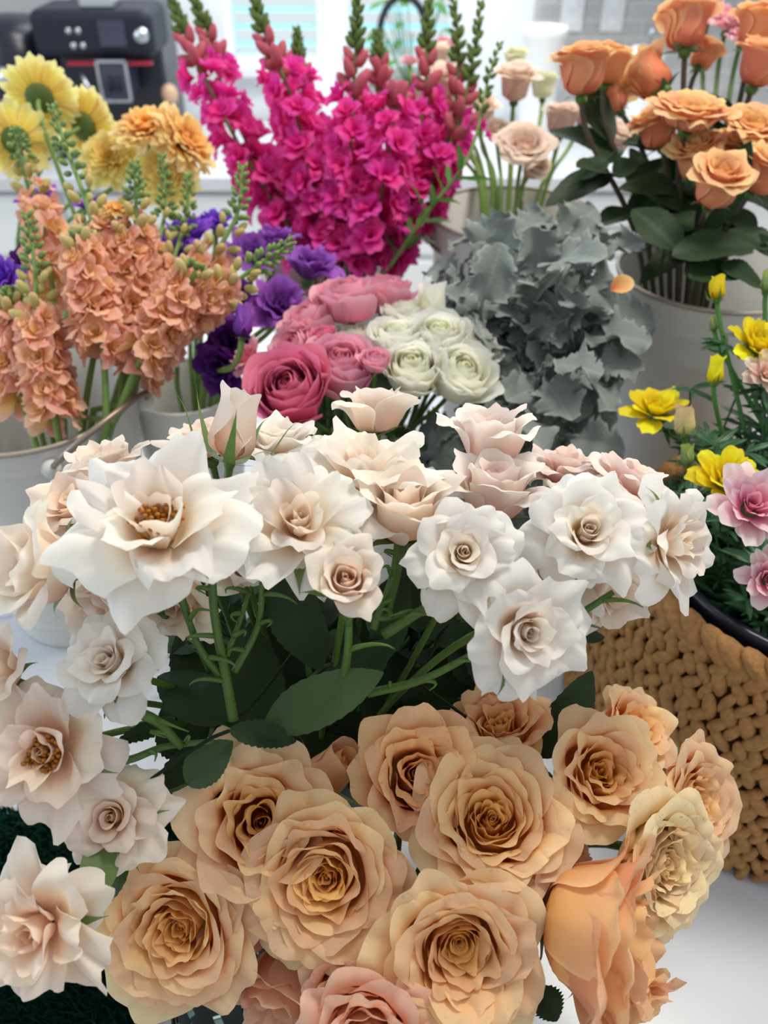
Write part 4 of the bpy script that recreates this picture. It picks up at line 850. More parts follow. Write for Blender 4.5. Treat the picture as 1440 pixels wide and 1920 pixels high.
g = 'orange roses in the tall bucket'
VO = VA['orange']
for (px, py, D, dm, ax, kind, lb, lv) in [
 (1092, 140, .93, .072, (-.05, 1, .40), 'goblet', 'leftmost orange rose on a long bare dark stem, above the pale lemon rose', 1),
 (1140, 128, .97, .058, (.15, 1, .35), 'goblet', 'orange rose tucked directly behind the leftmost long-stemmed one', 1),
 (1286, 55, .98, .076, (0, 1, .15), 'goblet', 'topmost orange rose, an upright golden cup seen side-on', 2),
 (1150, 190, 1.02, .052, (-.6, .8, .1), 'goblet', 'orange rose leaning left in shade beneath the leftmost one', 1),
 (1222, 150, 1.00, .070, (-.5, .6, -.3), 'goblet', 'orange rose turned away, its salmon back left of the large frilled one', 1),
 (1318, 108, 1.02, .046, (.4, .8, .1), 'goblet', 'small orange rose right beneath the topmost cup', 1),
 (1298, 195, .90, .082, (.05, .90, .8), 'garden', 'large frilled orange rose facing up in the middle of the bunch', 2),
 (1418, 225, .90, .070, (.05, .7, .9), 'garden', 'full orange rose at the right edge, beside the large frilled one', 2),
 (1345, 350, .85, .066, (.1, .60, .9), 'goblet', 'lowest orange rose with cream-edged petals, above the bucket', 2),
 (1232, 245, .95, .062, (-.4, .8, .4), 'goblet', 'shadowed orange rose below left of the large frilled one', 1),
 (1420, 60, .97, .066, (.2, 1, .3), 'goblet', 'orange rose at the upper right edge beside the pink carnations', 1),
 (1425, 125, .95, .070, (.2, .9, .5), 'goblet', 'pinkish-orange rose at the right edge, second from the top', 1),
 (1428, 330, .88, .060, (.4, .7, .6), 'goblet', 'orange rose cut by the right edge, beside the lowest one', 1),
 (1305, 300, .93, .062, (-.2, .5, .5), 'goblet', 'coral-orange rose half hidden above the lowest one', 1),
 (1375, 290, .95, .060, (.1, .5, .5), 'goblet', 'shaded orange rose between the lowest one and the full frilled one at the edge', 1),
]:
    cut('orange_rose', px, py, D, dm, ax, kind, 'orange', (px // 7) % 4, lb, VO, g, stem='brownstem', srad=.0032, leaves=lv + 2)
# broad leaves on the bare stems
o_roots = [o for o in bpy.data.objects if o.name.startswith('orange_rose')]
for i, a in enumerate([(1150, 330, .96, 1195, 300, .95, .05), (1140, 300, .95, 1085, 330, .95, .045), (1120, 420, .98, 1190, 390, .97, .05), (1270, 470, .86, 1190, 380, .88, .065), (1260, 480, .85, 1420, 445, .84, .07), (1350, 500, .84, 1440, 530, .84, .05),
                       (1200, 470, .95, 1140, 440, .95, .05), (1330, 430, .90, 1240, 400, .92, .06), (1290, 520, .84, 1400, 500, .84, .06), (1420, 430, .9, 1360, 400, .9, .06), (1180, 420, 1.0, 1240, 330, 1.0, .05), (1260, 400, .97, 1290, 340, .97, .05), (1330, 500, .9, 1250, 450, .92, .06), (1440, 470, .86, 1370, 420, .88, .06)]):
    add_leaf(o_roots[i % len(o_roots)], a[0], a[1], a[2], a[3], a[4], a[5], (rng.uniform(-.3, .3), .6, .8), a[6], 'leaf', seed=i + 300)
for (px, py, D, dm, lb) in [(1368, 32, 1.05, .055, 'baby pink ruffled carnation behind the orange roses at upper right'), (1335, 12, 1.08, .045, 'baby pink carnation at the top edge, left of its larger neighbour'), (1395, 62, 1.04, .045, 'lowest baby pink carnation, between two orange roses at the right')]:
    cut('carnation', px, py, D, dm, (.1, .8, .6), 'carnation', 'carnation', 1, lb, VO, 'pink carnations among the orange roses', cat='carnation', sepals=False)
mb = MB(); V, T, s = petal(.9, .1, .3, 20, 40, 70, .5, 0, np.random.default_rng(4), 13, 10)
mb.add(V * .026 @ np.array(basis(CD(.1, .3, 1))).T + np.array(P(1146, 545, .845)), gridfaces(*s), T)
tag(mb.build('rose_petal', M['orange']), 'loose bright orange petal caught at the left rim of the tall ribbed bucket', 'petal')

g = 'blush roses in the rear bucket'; VB = VA['blush']
for (px, py, D, dm, ax, kind, mt, lb) in [
 (966, 160, 1.16, .066, (0, .8, .7), 'goblet', 'dusty', 'cream-blush rose left of the pale lemon one'),
 (984, 265, 1.10, .070, (0, .5, 1), 'garden', 'dusty', 'round swirled dusty-pink rose facing the camera, right of the snapdragons'),
 (1052, 230, 1.14, .058, (.1, .9, .4), 'goblet', 'dusty', 'dusty cup-shaped rose right of the round swirled one'),
 (1018, 165, 1.25, .050, (0, 1, .3), 'goblet', 'lemonrose', 'pale lemon-green rose among the blush ones'),
 (838, 160, 1.22, .066, (-.1, .8, .7), 'goblet', 'dusty', 'blush rose with layered petals behind the right snapdragons'),
 (818, 112, 1.28, .056, (0, .9, .5), 'goblet', 'dusty', 'blush rose high behind the green snapdragon tips'),
 (850, 222, 1.22, .058, (0, .6, .8), 'goblet', 'dusty', 'peachy blush rose low behind the right snapdragons'),
 (905, 215, 1.24, .054, (0, .7, .7), 'goblet', 'dusty', 'blush rose half hidden behind the dark green seed-like spikes'),
 (1000, 315, 1.14, .044, (.2, .2, .8), 'goblet', 'dusty', 'small pink rose drooping below the round swirled one'),
 (930, 250, 1.20, .040, (-.2, .7, .7), 'goblet', 'dusty', 'narrow blush rose squeezed left of the round swirled one'),
 (1155, 265, 1.16, .058, (.3, .6, .5), 'goblet', 'dusty', 'faint blush rose behind the orange roses\' left stems'),
 (965, 115, 1.26, .044, (0, .9, .4), 'goblet', 'lemonrose', 'pale yellowish rose at the top of the blush bunch'),
 (1095, 215, 1.2, .046, (.3, .8, .4), 'goblet', 'dusty', 'pinkish rose just left of the shaded orange rose'),
 (832, 80, 1.34, .040, (0, 1, .3), 'carnation', 'carnation', 'small coral-pink bloom highest behind the snapdragons'),
 (768, 112, 1.34, .032, (0, 1, .3), 'carnation', 'carnation', 'tiny coral-pink bloom left of the blush roses by the faucet'),
 (770, 180, 1.36, .050, (0, 1, .3), 'carnation', 'carnation', 'soft lilac-pink bloom low behind the snapdragons'),
]:
    cut('blush_rose' if kind != 'carnation' else 'carnation', px, py, D, dm, ax, kind, mt, (px // 5) % 3, lb, VB, g, stem='lightstem', srad=.0030, sepals=False, leaves=0, cat='rose' if kind != 'carnation' else 'carnation', leafmat='ferny')

# ------------------------------------------------------------------ ranunculus (pink, white)
VR = VA['ran']
for (px, py, D, dm, ax, kind, mt, lb) in [
 (652, 566, .86, .064, (-.1, 1, .55), 'globe', 'pink', 'light pink ranunculus, topmost of the pink ones'),
 (722, 556, .90, .058, (.1, 1, .5), 'globe', 'pink', 'pink ranunculus right behind the topmost light pink one'),
 (583, 606, .86, .056, (-.5, .8, .6), 'globe', 'pink', 'pink ranunculus beside the purple flowers, left of the small dark bud'),
 (560, 655, .84, .050, (-.5, .3, .8), 'globe', 'pink', 'shaded rosy ranunculus below the one beside the purple flowers'),
 (642, 692, .78, .064, (0, .7, .9), 'globe', 'pink', 'rich pink ranunculus with a bright swirled heart, left of the small round bud'),
 (545, 735, .76, .072, (-.15, .45, 1), 'globe', 'deeppink', 'deep pink ranunculus with a dark open centre, lowest of the pinks'),
 (462, 668, .84, .046, (-.3, .2, .3), 'ruffle', 'pink', 'pale pink flat-backed ranunculus leaning left among the purple flowers'),
 (745, 642, .82, .056, (0, .9, .7), 'globe', 'ivory', 'greenish-ivory ranunculus at the left of the white group'),
 (822, 640, .82, .060, (.05, .7, .9), 'globe', 'ivory', 'white ranunculus with a green button heart in the middle of the white group'),
 (772, 694, .79, .056, (-.05, .6, .9), 'globe', 'ivory', 'white ranunculus lowest at left, beside the small round pink bud'),
 (862, 706, .80, .062, (.3, .5, .9), 'globe', 'ivory', 'white ranunculus at the lower right, touching the silver leaves'),
 (765, 598, .87, .052, (0, 1, .4), 'globe', 'ivory', 'cream ranunculus behind the white group, below the closed white one'),
 (660, 640, .85, .042, (0, 1, .6), 'globe', 'ivory', 'cream ranunculus wedged between the topmost and the rich pink ones'),
 (885, 655, .85, .050, (.5, .6, .7), 'globe', 'ivory', 'white ranunculus at the right end of the group, half hidden'),
]:
    cut('ranunculus', px, py, D, dm, ax, kind, mt, (px // 3) % 3, lb, VR, 'pink ranunculus' if 'pink' in mt else 'white ranunculus', cat='ranunculus', sepals=False, nu=11, nv=8, srad=.0024, leaves=1, leafmat='midleaf')
cut('ranunculus', 810, 572, .85, .052, (.1, 1, .1), 'bud', 'ivory', 1, 'closed ivory ranunculus standing highest above the white group', VR, 'white ranunculus', cat='ranunculus', squash=.8)
cut('ranunculus_bud', 703, 678, .76, .026, (.1, .9, .8), 'globe', 'pink', 1, 'small round pink bud with a dark centre in front of the rich pink ranunculus', VR, 'pink ranunculus buds', cat='flower bud')
cut('ranunculus_bud', 606, 630, .80, .022, (-.2, .8, .6), 'globe', 'deeppink', 2, 'small dark pink bud on a curved stem below the topmost pink ranunculus', VR, 'pink ranunculus buds', cat='flower bud')

# ------------------------------------------------------------------ purple flowers
VU = VA['purple']
for (px, py, D, dm, ax, mt, kind, lb) in [
 (352, 432, .98, .070, (-.1, .8, .7), 'violet', 'ruffle', 'vivid violet bloom above the salmon stock'),
 (330, 480, .95, .062, (-.1, .4, .9), 'violet', 'ruffle', 'violet bloom lower behind the salmon stock'),
 (405, 410, 1.02, .050, (.1, .9, .5), 'violet', 'ruffle', 'violet bloom just left of the magenta snapdragons'),
 (470, 470, .96, .074, (.1, .7, .9), 'purple', 'ruffle', 'purple ruffled bloom behind the leaning stock tips'),
 (585, 490, .93, .072, (.3, .8, .5), 'purple', 'ruffle', 'purple bloom furthest right, below the snapdragons'),
 (525, 570, .90, .074, (.2, .3, .9), 'purple', 'ruffle', 'large purple bloom left of the pink ranunculus'),
 (520, 440, .98, .056, (.1, 1, .4), 'purple', 'ruffle', 'purple bloom at the top, under the snapdragons\' lower florets'),
 (410, 690, .86, .064, (-.3, -.3, .8), 'plum', 'ruffle', 'darkest plum bloom hanging low over the white vase'),
 (430, 640, .88, .060, (0, .1, 1), 'plum', 'ruffle', 'dark plum bloom just behind the purple bud'),
 (300, 640, .92, .060, (-.1, .2, 1), 'plum', 'ruffle', 'plum bloom showing through the salmon stock'),
 (440, 560, .93, .060, (0, .4, 1), 'plum', 'ruffle', 'plum bloom above the purple bud, in shade'),
 (68, 372, .98, .056, (-.2, .8, .5), 'purple', 'ruffle', 'purple bloom at upper left behind the green stock tips'),
 (170, 380, .98, .040, (0, .8, .5), 'purple', 'ruffle', 'small purple bloom behind the upper left stock tips'),
 (-2, 520, .90, .052, (-.2, .4, .9), 'violet', 'ruffle', 'violet bloom cut off by the left edge'),
 (60, 480, .95, .056, (0, .4, .9), 'plum', 'ruffle', 'plum bloom deep behind the leftmost stock'),
]:
    cut('lisianthus', px, py, D, dm, ax, kind, mt, (px // 4) % 3, lb, VU if px > 250 else VA['stock'], 'purple lisianthus', cat='lisianthus', sepals=False, stem='lightstem', leaves=0)
cut('lisianthus_bud', 455, 613, .80, .034, (.1, 1, .2), 'bud', 'purple', 0, 'closed purple bud with green sepals in front of the plum blooms', VU, cat='flower bud', stem='lightstem')

# ------------------------------------------------------------------ spikes
def budmesh(key, mt, pw=.6):
    k = ('budm', key)
    if k not in _bm: _bm[k] = ell(MB(), (0, 0, .5), (.32, .32, .5), None, 9, 8, (.5, .6, .5), pw).mesh(key, M[mt])
    return _bm[k]
SNAPB, SNAPG = budmesh('pink_bud', 'rosebud'), budmesh('green_bud', 'snapgreen')
def spike(name, pts, vase, label, group, cat, f0, f1, floret, fsize, nfl, b1, nb, bud, budsize, g1, ng, gbud, gsize, stem, srad, seed, tilt=(62, 20), lean=.012, leaf=None):
    """pts = tip..down as (px,py,D); florets between fractions f0..f1 from the tip, buds to b1, green tip to g1"""
    rng = np.random.default_rng(seed); W = [P(*p) for p in pts]
    cx, cy, zm, vr = vase; b = W[-1]; th = math.atan2(b.y - cy, b.x - cx); rr = min(vr * .8, math.hypot(b.x - cx, b.y - cy))
    foot = Vector((cx - rr * .3 * math.cos(th), cy - rr * .3 * math.sin(th), .02)); mouth = Vector((cx + rr * math.cos(th), cy + rr * math.sin(th), zm))
    path = catmull(W, 10); root = empty(name, foot, label, cat, group)
    full = path + [mouth, foot] if path[-1].z > zm + .01 else path + [foot]
    tube(MB(), full, [srad * (.45 + .55 * min(1, i / len(path))) for i in range(len(full))], 8).build('stem', M[stem], root)
    ln = np.cumsum([0] + [(path[i + 1] - path[i]).length for i in range(len(path) - 1)]); T = ln[-1]
    def at(f):
        d = f * T; i = min(int(np.searchsorted(ln, d)), len(path) - 1); i = max(i, 1); q = (d - ln[i - 1]) / max(ln[i] - ln[i - 1], 1e-6)
        return path[i - 1].lerp(path[i], q), (path[i - 1] - path[i]).normalized()
    def place(part, mesh, f, k, size, ang, off):
        p, d = at(f); a = k * GA + rng.uniform(-.3, .3); o = d.orthogonal().normalized(); o = Matrix.Rotation(a, 3, d) @ o
        ax = (d * math.cos(rad(ang)) + o * math.sin(rad(ang))).normalized()
        return inst(part, mesh, root, p + o * off, basis(ax, rng.uniform(0, 6.28)), size)
    for k in range(nfl):
        f = f0 + (f1 - f0) * (k + .5) / nfl; s = fsize * (.72 + .28 * min(1, 2.2 * k / nfl)) * rng.uniform(.88, 1.14)
        m_ = floret[int(rng.integers(len(floret)))]; place('floret', m_, f, k, s, tilt[0] + rng.uniform(-tilt[1], tilt[1]), lean)
    for k in range(nb):
        f = g1 + (b1 - g1) * (k + .5) / nb; s = budsize * (.6 + .4 * (k + 1) / nb); place('bud', bud, f, k, s, 32 + (14 if cat == 'snapdragon' else 34) * k / nb, .003 if cat == 'snapdragon' else .009)
    for k in range(ng):
        f = g1 * (k + .3) / ng; s = gsize * (.5 + .5 * (k + 1) / ng); place('green_bud', gbud, f, k, s, 22 + (26 if cat == 'snapdragon' else 48) * k / ng, .0015 if cat == 'snapdragon' else .003 + .003 * k / ng)
    if leaf:
        for k in range(leaf[1]):
            p, d = at(leaf[2] + (leaf[3] - leaf[2]) * k / max(1, leaf[1] - 1)); a = rng.uniform(0, 6.28); o = d.orthogonal().normalized(); o = Matrix.Rotation(a, 3, d) @ o
            mb = MB(); leaf_at(mb, p, p + (o * .8 + d * .5).normalized() * leaf[4] * rng.uniform(.7, 1.2), d, leaf[4] * .32, rng, serr=0, nl=14); mb.build('leaf', M[leaf[0]], root)
    return root
fl = [bloom_mesh('floret', v, 'magenta', 9, 8) for v in (0, 1, 2, 3)]
VS = VA['snap']; gg = 'magenta snapdragons'
SN = [
 ([(318, -12, 1.12), (345, 60, 1.12), (400, 180, 1.12), (465, 300, 1.13), (590, 500, 1.14)], .24, 1.0, 26, .22, 'snapdragon leaning furthest left, its dusky buds nearest the coffee machine'),
 ([(352, -30, 1.16), (392, 70, 1.16), (430, 200, 1.16), (500, 330, 1.16), (610, 500, 1.15)], .26, 1.0, 26, .2, 'second snapdragon from the left, its green tip crossing the left blind'),
 ([(470, -30, 1.08), (495, 60, 1.08), (545, 180, 1.08), (580, 320, 1.1), (630, 500, 1.12)], .30, 1.0, 28, .3, 'snapdragon in front with a curved stem and two dark pink buds near its tip'),
 ([(556, 55, 1.2), (562, 130, 1.2), (580, 250, 1.18), (610, 380, 1.16), (640, 500, 1.15)], .22, 1.0, 26, .18, 'snapdragon with a single small green tip left of the window frame'),
 ([(672, -30, 1.04), (668, 70, 1.05), (662, 190, 1.06), (655, 330, 1.08), (650, 500, 1.12)], .38, 1.0, 28, .36, 'straight central snapdragon with a long green budded tip'),
 ([(706, 60, 1.2), (712, 130, 1.2), (705, 230, 1.2), (690, 360, 1.18), (660, 500, 1.16)], .20, 1.0, 26, .16, 'snapdragon with a short rosy tip right of the straight central one'),
 ([(805, -20, 1.12), (800, 80, 1.12), (795, 190, 1.12), (760, 330, 1.13), (680, 500, 1.14)], .36, 1.0, 28, .3, 'snapdragon whose slim green tip stands over the pale faucet background'),
 ([(846, -20, 1.14), (858, 80, 1.14), (850, 220, 1.14), (800, 360, 1.14), (700, 500, 1.14)], .42, 1.0, 26, .4, 'snapdragon with the longest dark green tip, in front of the blush roses'),
 ([(902, 5, 1.1), (888, 100, 1.1), (860, 230, 1.1), (810, 340, 1.12), (700, 480, 1.14)], .50, .98, 22, .46, 'snapdragon with a dark spear-like tip, second from the right'),
 ([(525, 90, 1.2), (540, 180, 1.2), (565, 290, 1.2), (600, 400, 1.18), (640, 490, 1.16)], .10, 1.0, 26, .08, 'snapdragon low at the back, opened almost to its tip'),
 ([(745, 170, 1.05), (735, 250, 1.05), (720, 340, 1.06), (700, 430, 1.08), (680, 500, 1.12)], .06, .95, 24, .04, 'short snapdragon opened to the top at the front right'),
]
for i, (pts, f0, f1, nfl, b1, lb) in enumerate(SN):
    spike('snapdragon', pts, VS, lb, gg, 'snapdragon', f0, f1, fl, .054, int(nfl * 1.05), f0 + .04, 9, SNAPB, .032, f0 * .62, 24 if f0 > .15 else 5, SNAPG, .018, 'snapstem', .0030, 40 + i)
spike('snapdragon', [(938, 80, 1.04), (915, 150, 1.04), (880, 290, 1.04), (800, 400, 1.06), (730, 500, 1.10)], VS, 'rightmost snapdragon, all green with tiny buds and leafy lower stem', gg, 'snapdragon', .3, .4, fl, .020, 3, .30, 8, SNAPG, .014, .2, 14, SNAPG, .012, 'lightstem', .0026, 60, leaf=('brightleaf', 14, .5, .95, .05))

STB, STG = budmesh('cream_bud', 'stockbud', .8), budmesh('green_bud_small', 'greenbud', .75)
sf = [bloom_mesh('double', v, 'stock', 9, 8) for v in (0, 1, 2, 3)]
VK = VA['stock']; gg = 'salmon stock stems'
ST = [
 ([(98, 195, 0.859), (125, 280, 0.859), (165, 390, 0.859), (195, 520, 0.859), (160, 760, 0.859)], .40, .80, 30, 'salmon stock with the tallest grey-green budded tip, before the yellow daisies'),
 ([(52, 400, 0.814), (65, 500, 0.814), (72, 600, 0.814), (88, 700, 0.814), (112, 830, 0.825)], .42, .90, 28, 'leftmost salmon stock, its open florets lowest in the bunch'),
 ([(252, 305, 0.859), (255, 400, 0.859), (250, 500, 0.859), (240, 600, 0.859), (225, 760, 0.847)], .26, .74, 30, 'salmon stock with a small forked green tip in the middle of the bunch'),
 ([(548, 455, 0.836), (480, 500, 0.836), (400, 560, 0.836), (310, 620, 0.836), (215, 780, 0.836)], .30, .82, 32, 'salmon stock leaning hard right over the purple blooms, with lime buds'),
 ([(455, 310, 0.904), (445, 400, 0.904), (400, 480, 0.904), (330, 580, 0.904), (230, 760, 0.881)], .34, .80, 28, 'salmon stock whose budded tip stands against the magenta snapdragons'),
 ([(305, 290, 0.949), (310, 390, 0.949), (290, 480, 0.927), (260, 600, 0.904), (210, 760, 0.881)], .40, .80, 24, 'salmon stock at the back with a blurred grey-green head'),
 ([(352, 325, 0.949), (350, 400, 0.949), (320, 500, 0.927), (270, 620, 0.904), (215, 760, 0.881)], .42, .80, 24, 'salmon stock at the back with a faint wide green head, right of its blurred neighbour'),
 ([(20, 545, 0.836), (20, 600, 0.836), (25, 680, 0.836), (45, 760, 0.836), (75, 860, 0.836)], .10, .65, 20, 'salmon stock at the left edge, opened to the top'),
 ([(150, 440, 0.814), (165, 520, 0.814), (180, 600, 0.814), (195, 680, 0.814), (200, 800, 0.825)], .04, .62, 24, 'short full salmon stock in front, below the tallest tip'),
 ([(370, 500, 0.814), (340, 560, 0.814), (300, 620, 0.814), (260, 680, 0.814), (215, 790, 0.825)], .04, .60, 24, 'short salmon stock angled right, fullest florets above the handled rim'),
 ([(28, 180 + 60, .84), (50, 320, 0.949), (80, 420, 0.927), (100, 560, 0.904), (110, 760, 0.881)], .35, .7, 18, 'salmon stock at the back left, its green tip in front of a yellow daisy'),
]
for i, (pts, f0, f1, nfl, lb) in enumerate(ST):
    spike('stock_stem', pts, VK, lb, gg, 'stock flower', f0, f1, sf, .043, nfl, f0 + .05, 10 if f0 > .08 else 5, STB, .019, f0 * .62, 30 if f0 > .08 else 8, STG, .0115, 'lightstem', .0036, 80 + i, tilt=(70, 22), lean=.010)

# ------------------------------------------------------------------ yellow and apricot daisies (back left)
def daisy_mesh(mt, var, n=150, ragged=0):
    k = ('daisy', mt, var)
    if k in _bm: return _bm[k]
    rng = np.random.default_rng(var); mb = MB()
    for i in range(n):
        t = (i + 1) / n; L = .14 + .40 * t ** .7; a1 = 78 * t ** .6 + rng.uniform(-8, 8) * (1 + ragged); 
        V, T, s = petal(L, .05, L * .5, 70, a1, a1 + 22 + rng.uniform(-15, 25) * (1 + ragged), .046 + .030 * t, i * GA, rng, 5, 7, r0=.03 + .06 * t, round_=.16, basew=.4, spiral=0, ruf=.05, t=t, z0=.12 * (1 - t))
        mb.add(V, gridfaces(*s), T)
    _bm[k] = mb.mesh('daisy_bloom', M[mt]); return _bm[k]
RECEP = ell(MB(), (0, 0, .015), (.20, .20, .085), None, 14, 8).mesh('green_receptacle', M['snapgreen'])
VG = VA['gerbera']
for (px, py, D, dm, ax, mt, var, lb) in [
 (78, 180, 1.06, .090, (-.05, .65, -.75), 'lemon', 1, 'yellow daisy seen from behind with a green base, topmost at left'),
 (165, 235, 1.10, .092, (.35, .5, -.75), 'lemon', 2, 'yellow daisy seen from behind, right of and below the topmost one'),
 (28, 262, 1.04, .086, (-.4, .4, -.75), 'lemon', 3, 'yellow daisy seen from behind at the left edge'),
 (205, 295, 1.08, .082, (-.1, .1, 1), 'lemon', 4, 'shaggy pale yellow daisy facing the camera, under the back-turned pair'),
 (275, 238, 1.04, .092, (-.05, .65, .9), 'apricot', 5, 'apricot-yellow shaggy daisy facing up, right of the coffee machine'),
 (348, 262, 1.05, .094, (.7, .35, .5), 'apricot', 6, 'orange-apricot shaggy daisy drooping right beside the magenta snapdragons'),
 (312, 330, 1.06, .080, (.1, -.1, 1), 'lemon', 7, 'soft yellow daisy low between the two apricot ones'),
 (222, 392, .86, .040, (0, .8, .6), 'apricot', 8, 'small orange daisy peeping over the salmon stock'),
]:
    rg = np.random.default_rng(var); axis = CD(*ax); R3 = basis(axis, rg.uniform(0, 6)); base = P(px, py, D) - axis * dm * .12
    foot = Vector((VG[0] + rg.uniform(-.03, .03), VG[1] + rg.uniform(-.03, .03), .02)); root = empty('gerbera_daisy', foot, lb, 'daisy', 'shaggy yellow and apricot daisies')
    tube(MB(), stem_path(base, axis, (foot.x + rg.uniform(-.04, .04), foot.y, VG[2]), foot, .05), .0028, 8).build('stem', M['lightstem'], root)
    inst('bloom', daisy_mesh(mt, var % 3, 130 if var != 8 else 80, 1 if mt == 'apricot' or var == 4 else 0), root, base, R3, dm * .92)
    inst('receptacle', RECEP, root, base, R3, dm)

# ------------------------------------------------------------------ dusty miller
rng = np.random.default_rng(21); VD = VA['dusty']
def silver_leaf(L, rng):
    nu, nl = 15, 46; u = np.linspace(-1, 1, nu)[:, None]; v = np.linspace(0, 1, nl)[None, :]
    prof = (.10 + .90 * ss((v - .12) / .35)) * np.sqrt(np.clip(1.02 - ((v - .55) / .48) ** 2 * (v > .55), .02, 1))
    lob = 1 - .44 * (1 - np.abs(np.sin(v * math.pi * 6 + rng.uniform(0, 2))) ** .6) * np.abs(u) ** 1.3 + .10 * np.cos(v * 2 * math.pi * 14) * np.abs(u) ** 3
    y = u * prof * L * .42 * lob; x = v * L * (1 - .05 * u * u)
    ph = rng.uniform(0, 6.28, 3)
    z = .10 * L * np.sin(v * 13 + ph[0] + 1.2 * np.sign(u)) * np.abs(u) ** 1.4 + .05 * L * np.sin(v * 24 + ph[1]) * np.abs(u) ** 3 + .35 * np.abs(y) - rng.uniform(.1, .9) * L * v ** 2 * .5
    T = np.zeros((nu, nl, 3)); T[..., 0] = np.maximum(np.abs(u) + 0 * v, v ** 6); T[..., 1] = 1 - np.abs(u) * 1.2 + 0 * v; T[..., 2] = rng.uniform()
    return np.stack([x + 0 * u, y, z], -1).reshape(-1, 3), T.reshape(-1, 3), (nu, nl)
heads = [(865, 480, 'at the upper left, above the closed white ranunculus'), (940, 430, 'topmost, before the blush rose bucket'), (1040, 440, 'at the top, left of the dark rose leaves'), (1110, 470, 'at the upper right beside the tall bucket'),
         (900, 560, 'with a broad pale leaf right of the white ranunculus'), (990, 540, 'in the middle of the upper mass'), (1090, 590, 'at the right, just below the loose orange petal'), (930, 650, 'in dark shade right of the white ranunculus'),
         (1020, 660, 'in the dark middle of the bunch'), (1100, 670, 'furthest right, with a pale pointed leaf tip'), (940, 750, 'low at left, over the white roses'), (1040, 750, 'low in the middle, with bright curled edges'), (1060, 800, 'lowest at right, before the tall bucket foot'), (870, 770, 'lowest at left, in shade behind the half-open blush rose')]
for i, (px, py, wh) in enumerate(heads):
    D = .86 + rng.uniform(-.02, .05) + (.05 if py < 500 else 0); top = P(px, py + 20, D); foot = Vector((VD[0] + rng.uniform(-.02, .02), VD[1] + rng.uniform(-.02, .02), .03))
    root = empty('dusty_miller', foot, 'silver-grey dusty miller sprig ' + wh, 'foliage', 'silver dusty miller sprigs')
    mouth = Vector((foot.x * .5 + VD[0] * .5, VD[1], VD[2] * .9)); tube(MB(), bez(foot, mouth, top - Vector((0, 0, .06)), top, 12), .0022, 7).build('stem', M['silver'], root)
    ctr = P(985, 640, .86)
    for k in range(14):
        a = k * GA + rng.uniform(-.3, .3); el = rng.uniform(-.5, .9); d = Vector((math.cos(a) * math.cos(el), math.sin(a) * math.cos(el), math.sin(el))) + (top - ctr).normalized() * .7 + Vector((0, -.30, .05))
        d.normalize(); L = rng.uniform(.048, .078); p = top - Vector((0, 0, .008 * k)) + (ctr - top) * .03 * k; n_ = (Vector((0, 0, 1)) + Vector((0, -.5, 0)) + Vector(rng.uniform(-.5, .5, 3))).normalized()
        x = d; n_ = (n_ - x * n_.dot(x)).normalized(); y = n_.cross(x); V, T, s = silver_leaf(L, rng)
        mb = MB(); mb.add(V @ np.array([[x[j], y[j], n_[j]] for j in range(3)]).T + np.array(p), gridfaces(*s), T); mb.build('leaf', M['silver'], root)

# ------------------------------------------------------------------ potted yellow ranunculus in the basket
VY = (BC[0] - .02, BC[1] + .03, .20, .09)
def ystem(px, py, D, ax, label, kind, dm, mt='yellow', group='yellow ranunculus in the pot', name='buttercup', base=None, squash=1, n=None, cat='ranunculus', fol=4, srad=.0022):
    rg = np.random.default_rng(int(px + py)); axis = CD(*ax); R3 = basis(axis, rg.uniform(0, 6)); b = P(px, py, D) - axis * dm * .3
    foot = base if base is not None else Vector((BC[0] + rg.uniform(-.08, .02), BC[1] + rg.uniform(-.04, .08), .185)); root = empty(name, foot, label, cat, group)
    pts = bez(b, b - axis * .03, foot + Vector((0, 0, .07)), foot, 14); st = tube(MB(), pts, srad, 8).build('stem', M['brightleaf'], root)
    inst('bloom', bloom_mesh(kind, int(px) % 3, mt, 11, 9, n), root, b, R3, (dm, dm, dm * squash))
    cal = ell(MB(), b - axis * dm * .02, (dm * .16, dm * .16, dm * .12), R3, 10, 7).build('calyx', M['sepal'], root)
    for V, T, s in sepal_set(b, R3, dm, rg, -.25 if kind == 'bud' else .5, long=.55 if kind == 'bud' else .35, hug=.33 if kind == 'bud' else .06):
        mb = MB(); mb.add(V, gridfaces(*s), T); mb.build('sepal', M['sepal'], cal)
    for k in range(fol):
        p = pts[int(rg.integers(2, 13))]; a = rg.uniform(0, 6.28); mb = MB()
        for q in (-.7, -.25, .2, .65):
            d = Vector((math.cos(a + q), math.sin(a + q), rg.uniform(.1, .7))).normalized(); l = rg.uniform(.02, .045); leaf_at(mb, p, p + d * l, (0, -.4, 1), l * .24, rg, serr=0, nl=10)
        mb.build('leaf', M['ferny'], st)
    return root
ystem(1232, 740, .80, (-.1, .85, .6), 'flat-open bright yellow flower leaning left, before the tall bucket', 'ranopen', .074, squash=.8, n=22)
ystem(1436, 625, .76, (.3, .6, .7), 'yellow flower at the right edge, highest of the open ones', 'ranopen', .062)
ystem(1370, 880, .68, (0, .6, .8), 'yellow flower low over the pot, behind the pink-streaked one', 'ranopen', .064)
ystem(1345, 548, .78, (0, 1, .1), 'tallest yellow bud, half open, above the tall bucket rim', 'bud', .024, name='buttercup_bud', cat='flower bud', fol=5)
ystem(1340, 702, .74, (0, 1, .3), 'round yellow bud right of the flat-open yellow flower', 'bud', .026, name='buttercup_bud', cat='flower bud', fol=5)
ystem(1282, 798, .72, (-.1, 1, .3), 'streaky greenish-yellow bud below the flat-open yellow flower', 'bud', .028, 'stockbud', name='buttercup_bud', cat='flower bud')
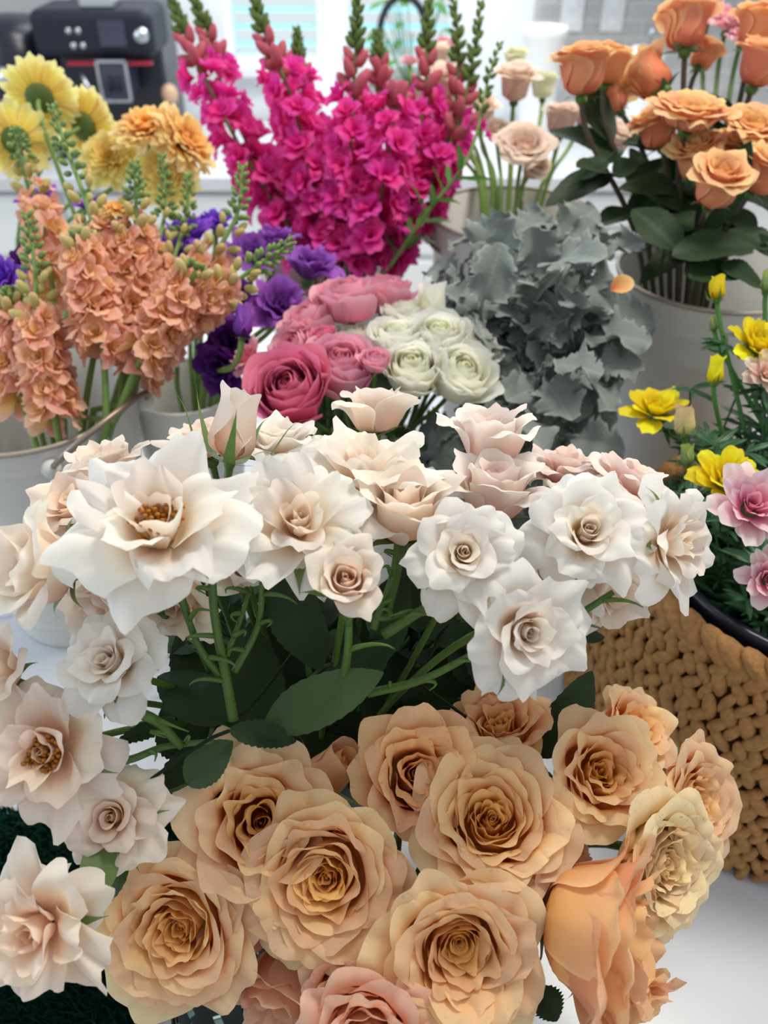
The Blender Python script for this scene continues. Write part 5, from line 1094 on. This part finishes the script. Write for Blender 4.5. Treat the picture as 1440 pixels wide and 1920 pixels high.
ystem(1288, 860, .72, (-.1, 1, .2), 'small closed green bud lowest at the left of the pot', 'bud', .020, 'greenbud', name='buttercup_bud', cat='flower bud')
ystem(1338, 612, .79, (-.2, 1, .2), 'tiny green bud on a side shoot below the tallest yellow bud', 'bud', .014, 'greenbud', name='buttercup_bud', cat='flower bud', fol=5)
ystem(1438, 535, .78, (.1, 1, .2), 'green bud cut by the right edge', 'bud', .022, 'greenbud', name='buttercup_bud', cat='flower bud', fol=5)
ystem(1418, 935, .62, (-.1, .45, 1), 'large pink-and-white streaked flower hanging over the pot', 'ranopen', .070, 'pinkwhiteran', 'pink-streaked ranunculus', 'ranunculus')
ystem(1450, 1085, .62, (-.1, .1, 1), 'pale pink flower lower at the right edge, against the black pot', 'ranopen', .050, 'pinkwhiteran', 'pink-streaked ranunculus', 'ranunculus')
ystem(1445, 690, .74, (0, .4, 1), 'pale pinkish-white flower cut by the right edge above the foliage', 'ranopen', .045, 'dusty', 'pink-streaked ranunculus', 'ranunculus')
rng = np.random.default_rng(3); fo_ = empty('pot_foliage', (BC[0], BC[1], .185), 'mass of dark green divided leaves growing from the black pot', 'foliage')
mbs = MB()
for i in range(150):
    a0 = rng.uniform(0, 6.28); r_ = .11 * math.sqrt(rng.uniform()); f = Vector((BC[0] - .01 + r_ * math.cos(a0), BC[1] + .02 + r_ * math.sin(a0) * .9, .185)); t = f + Vector((rng.uniform(-.05, .04), rng.uniform(-.03, .05), rng.uniform(.03, .16)))
    tube(mbs, [f, (f + t) / 2 + Vector((0, 0, .01)), t], .0011, 5); a = rng.uniform(0, 6.28)
    for lev in (0, .35, .6):
        p = t.lerp(f, lev)
        for q in (-1.4, -.7, 0, .7, 1.4):
            d = Vector((math.cos(a + q), math.sin(a + q), rng.uniform(-.1, .7))).normalized(); l = rng.uniform(.014, .032); leaf_at(mbs, p, p + d * l, (0, -.4, 1), l * .3, rng, serr=0, nl=8)
o = mbs.build('leaves', M['ferny'], fo_); o['kind'] = 'stuff'
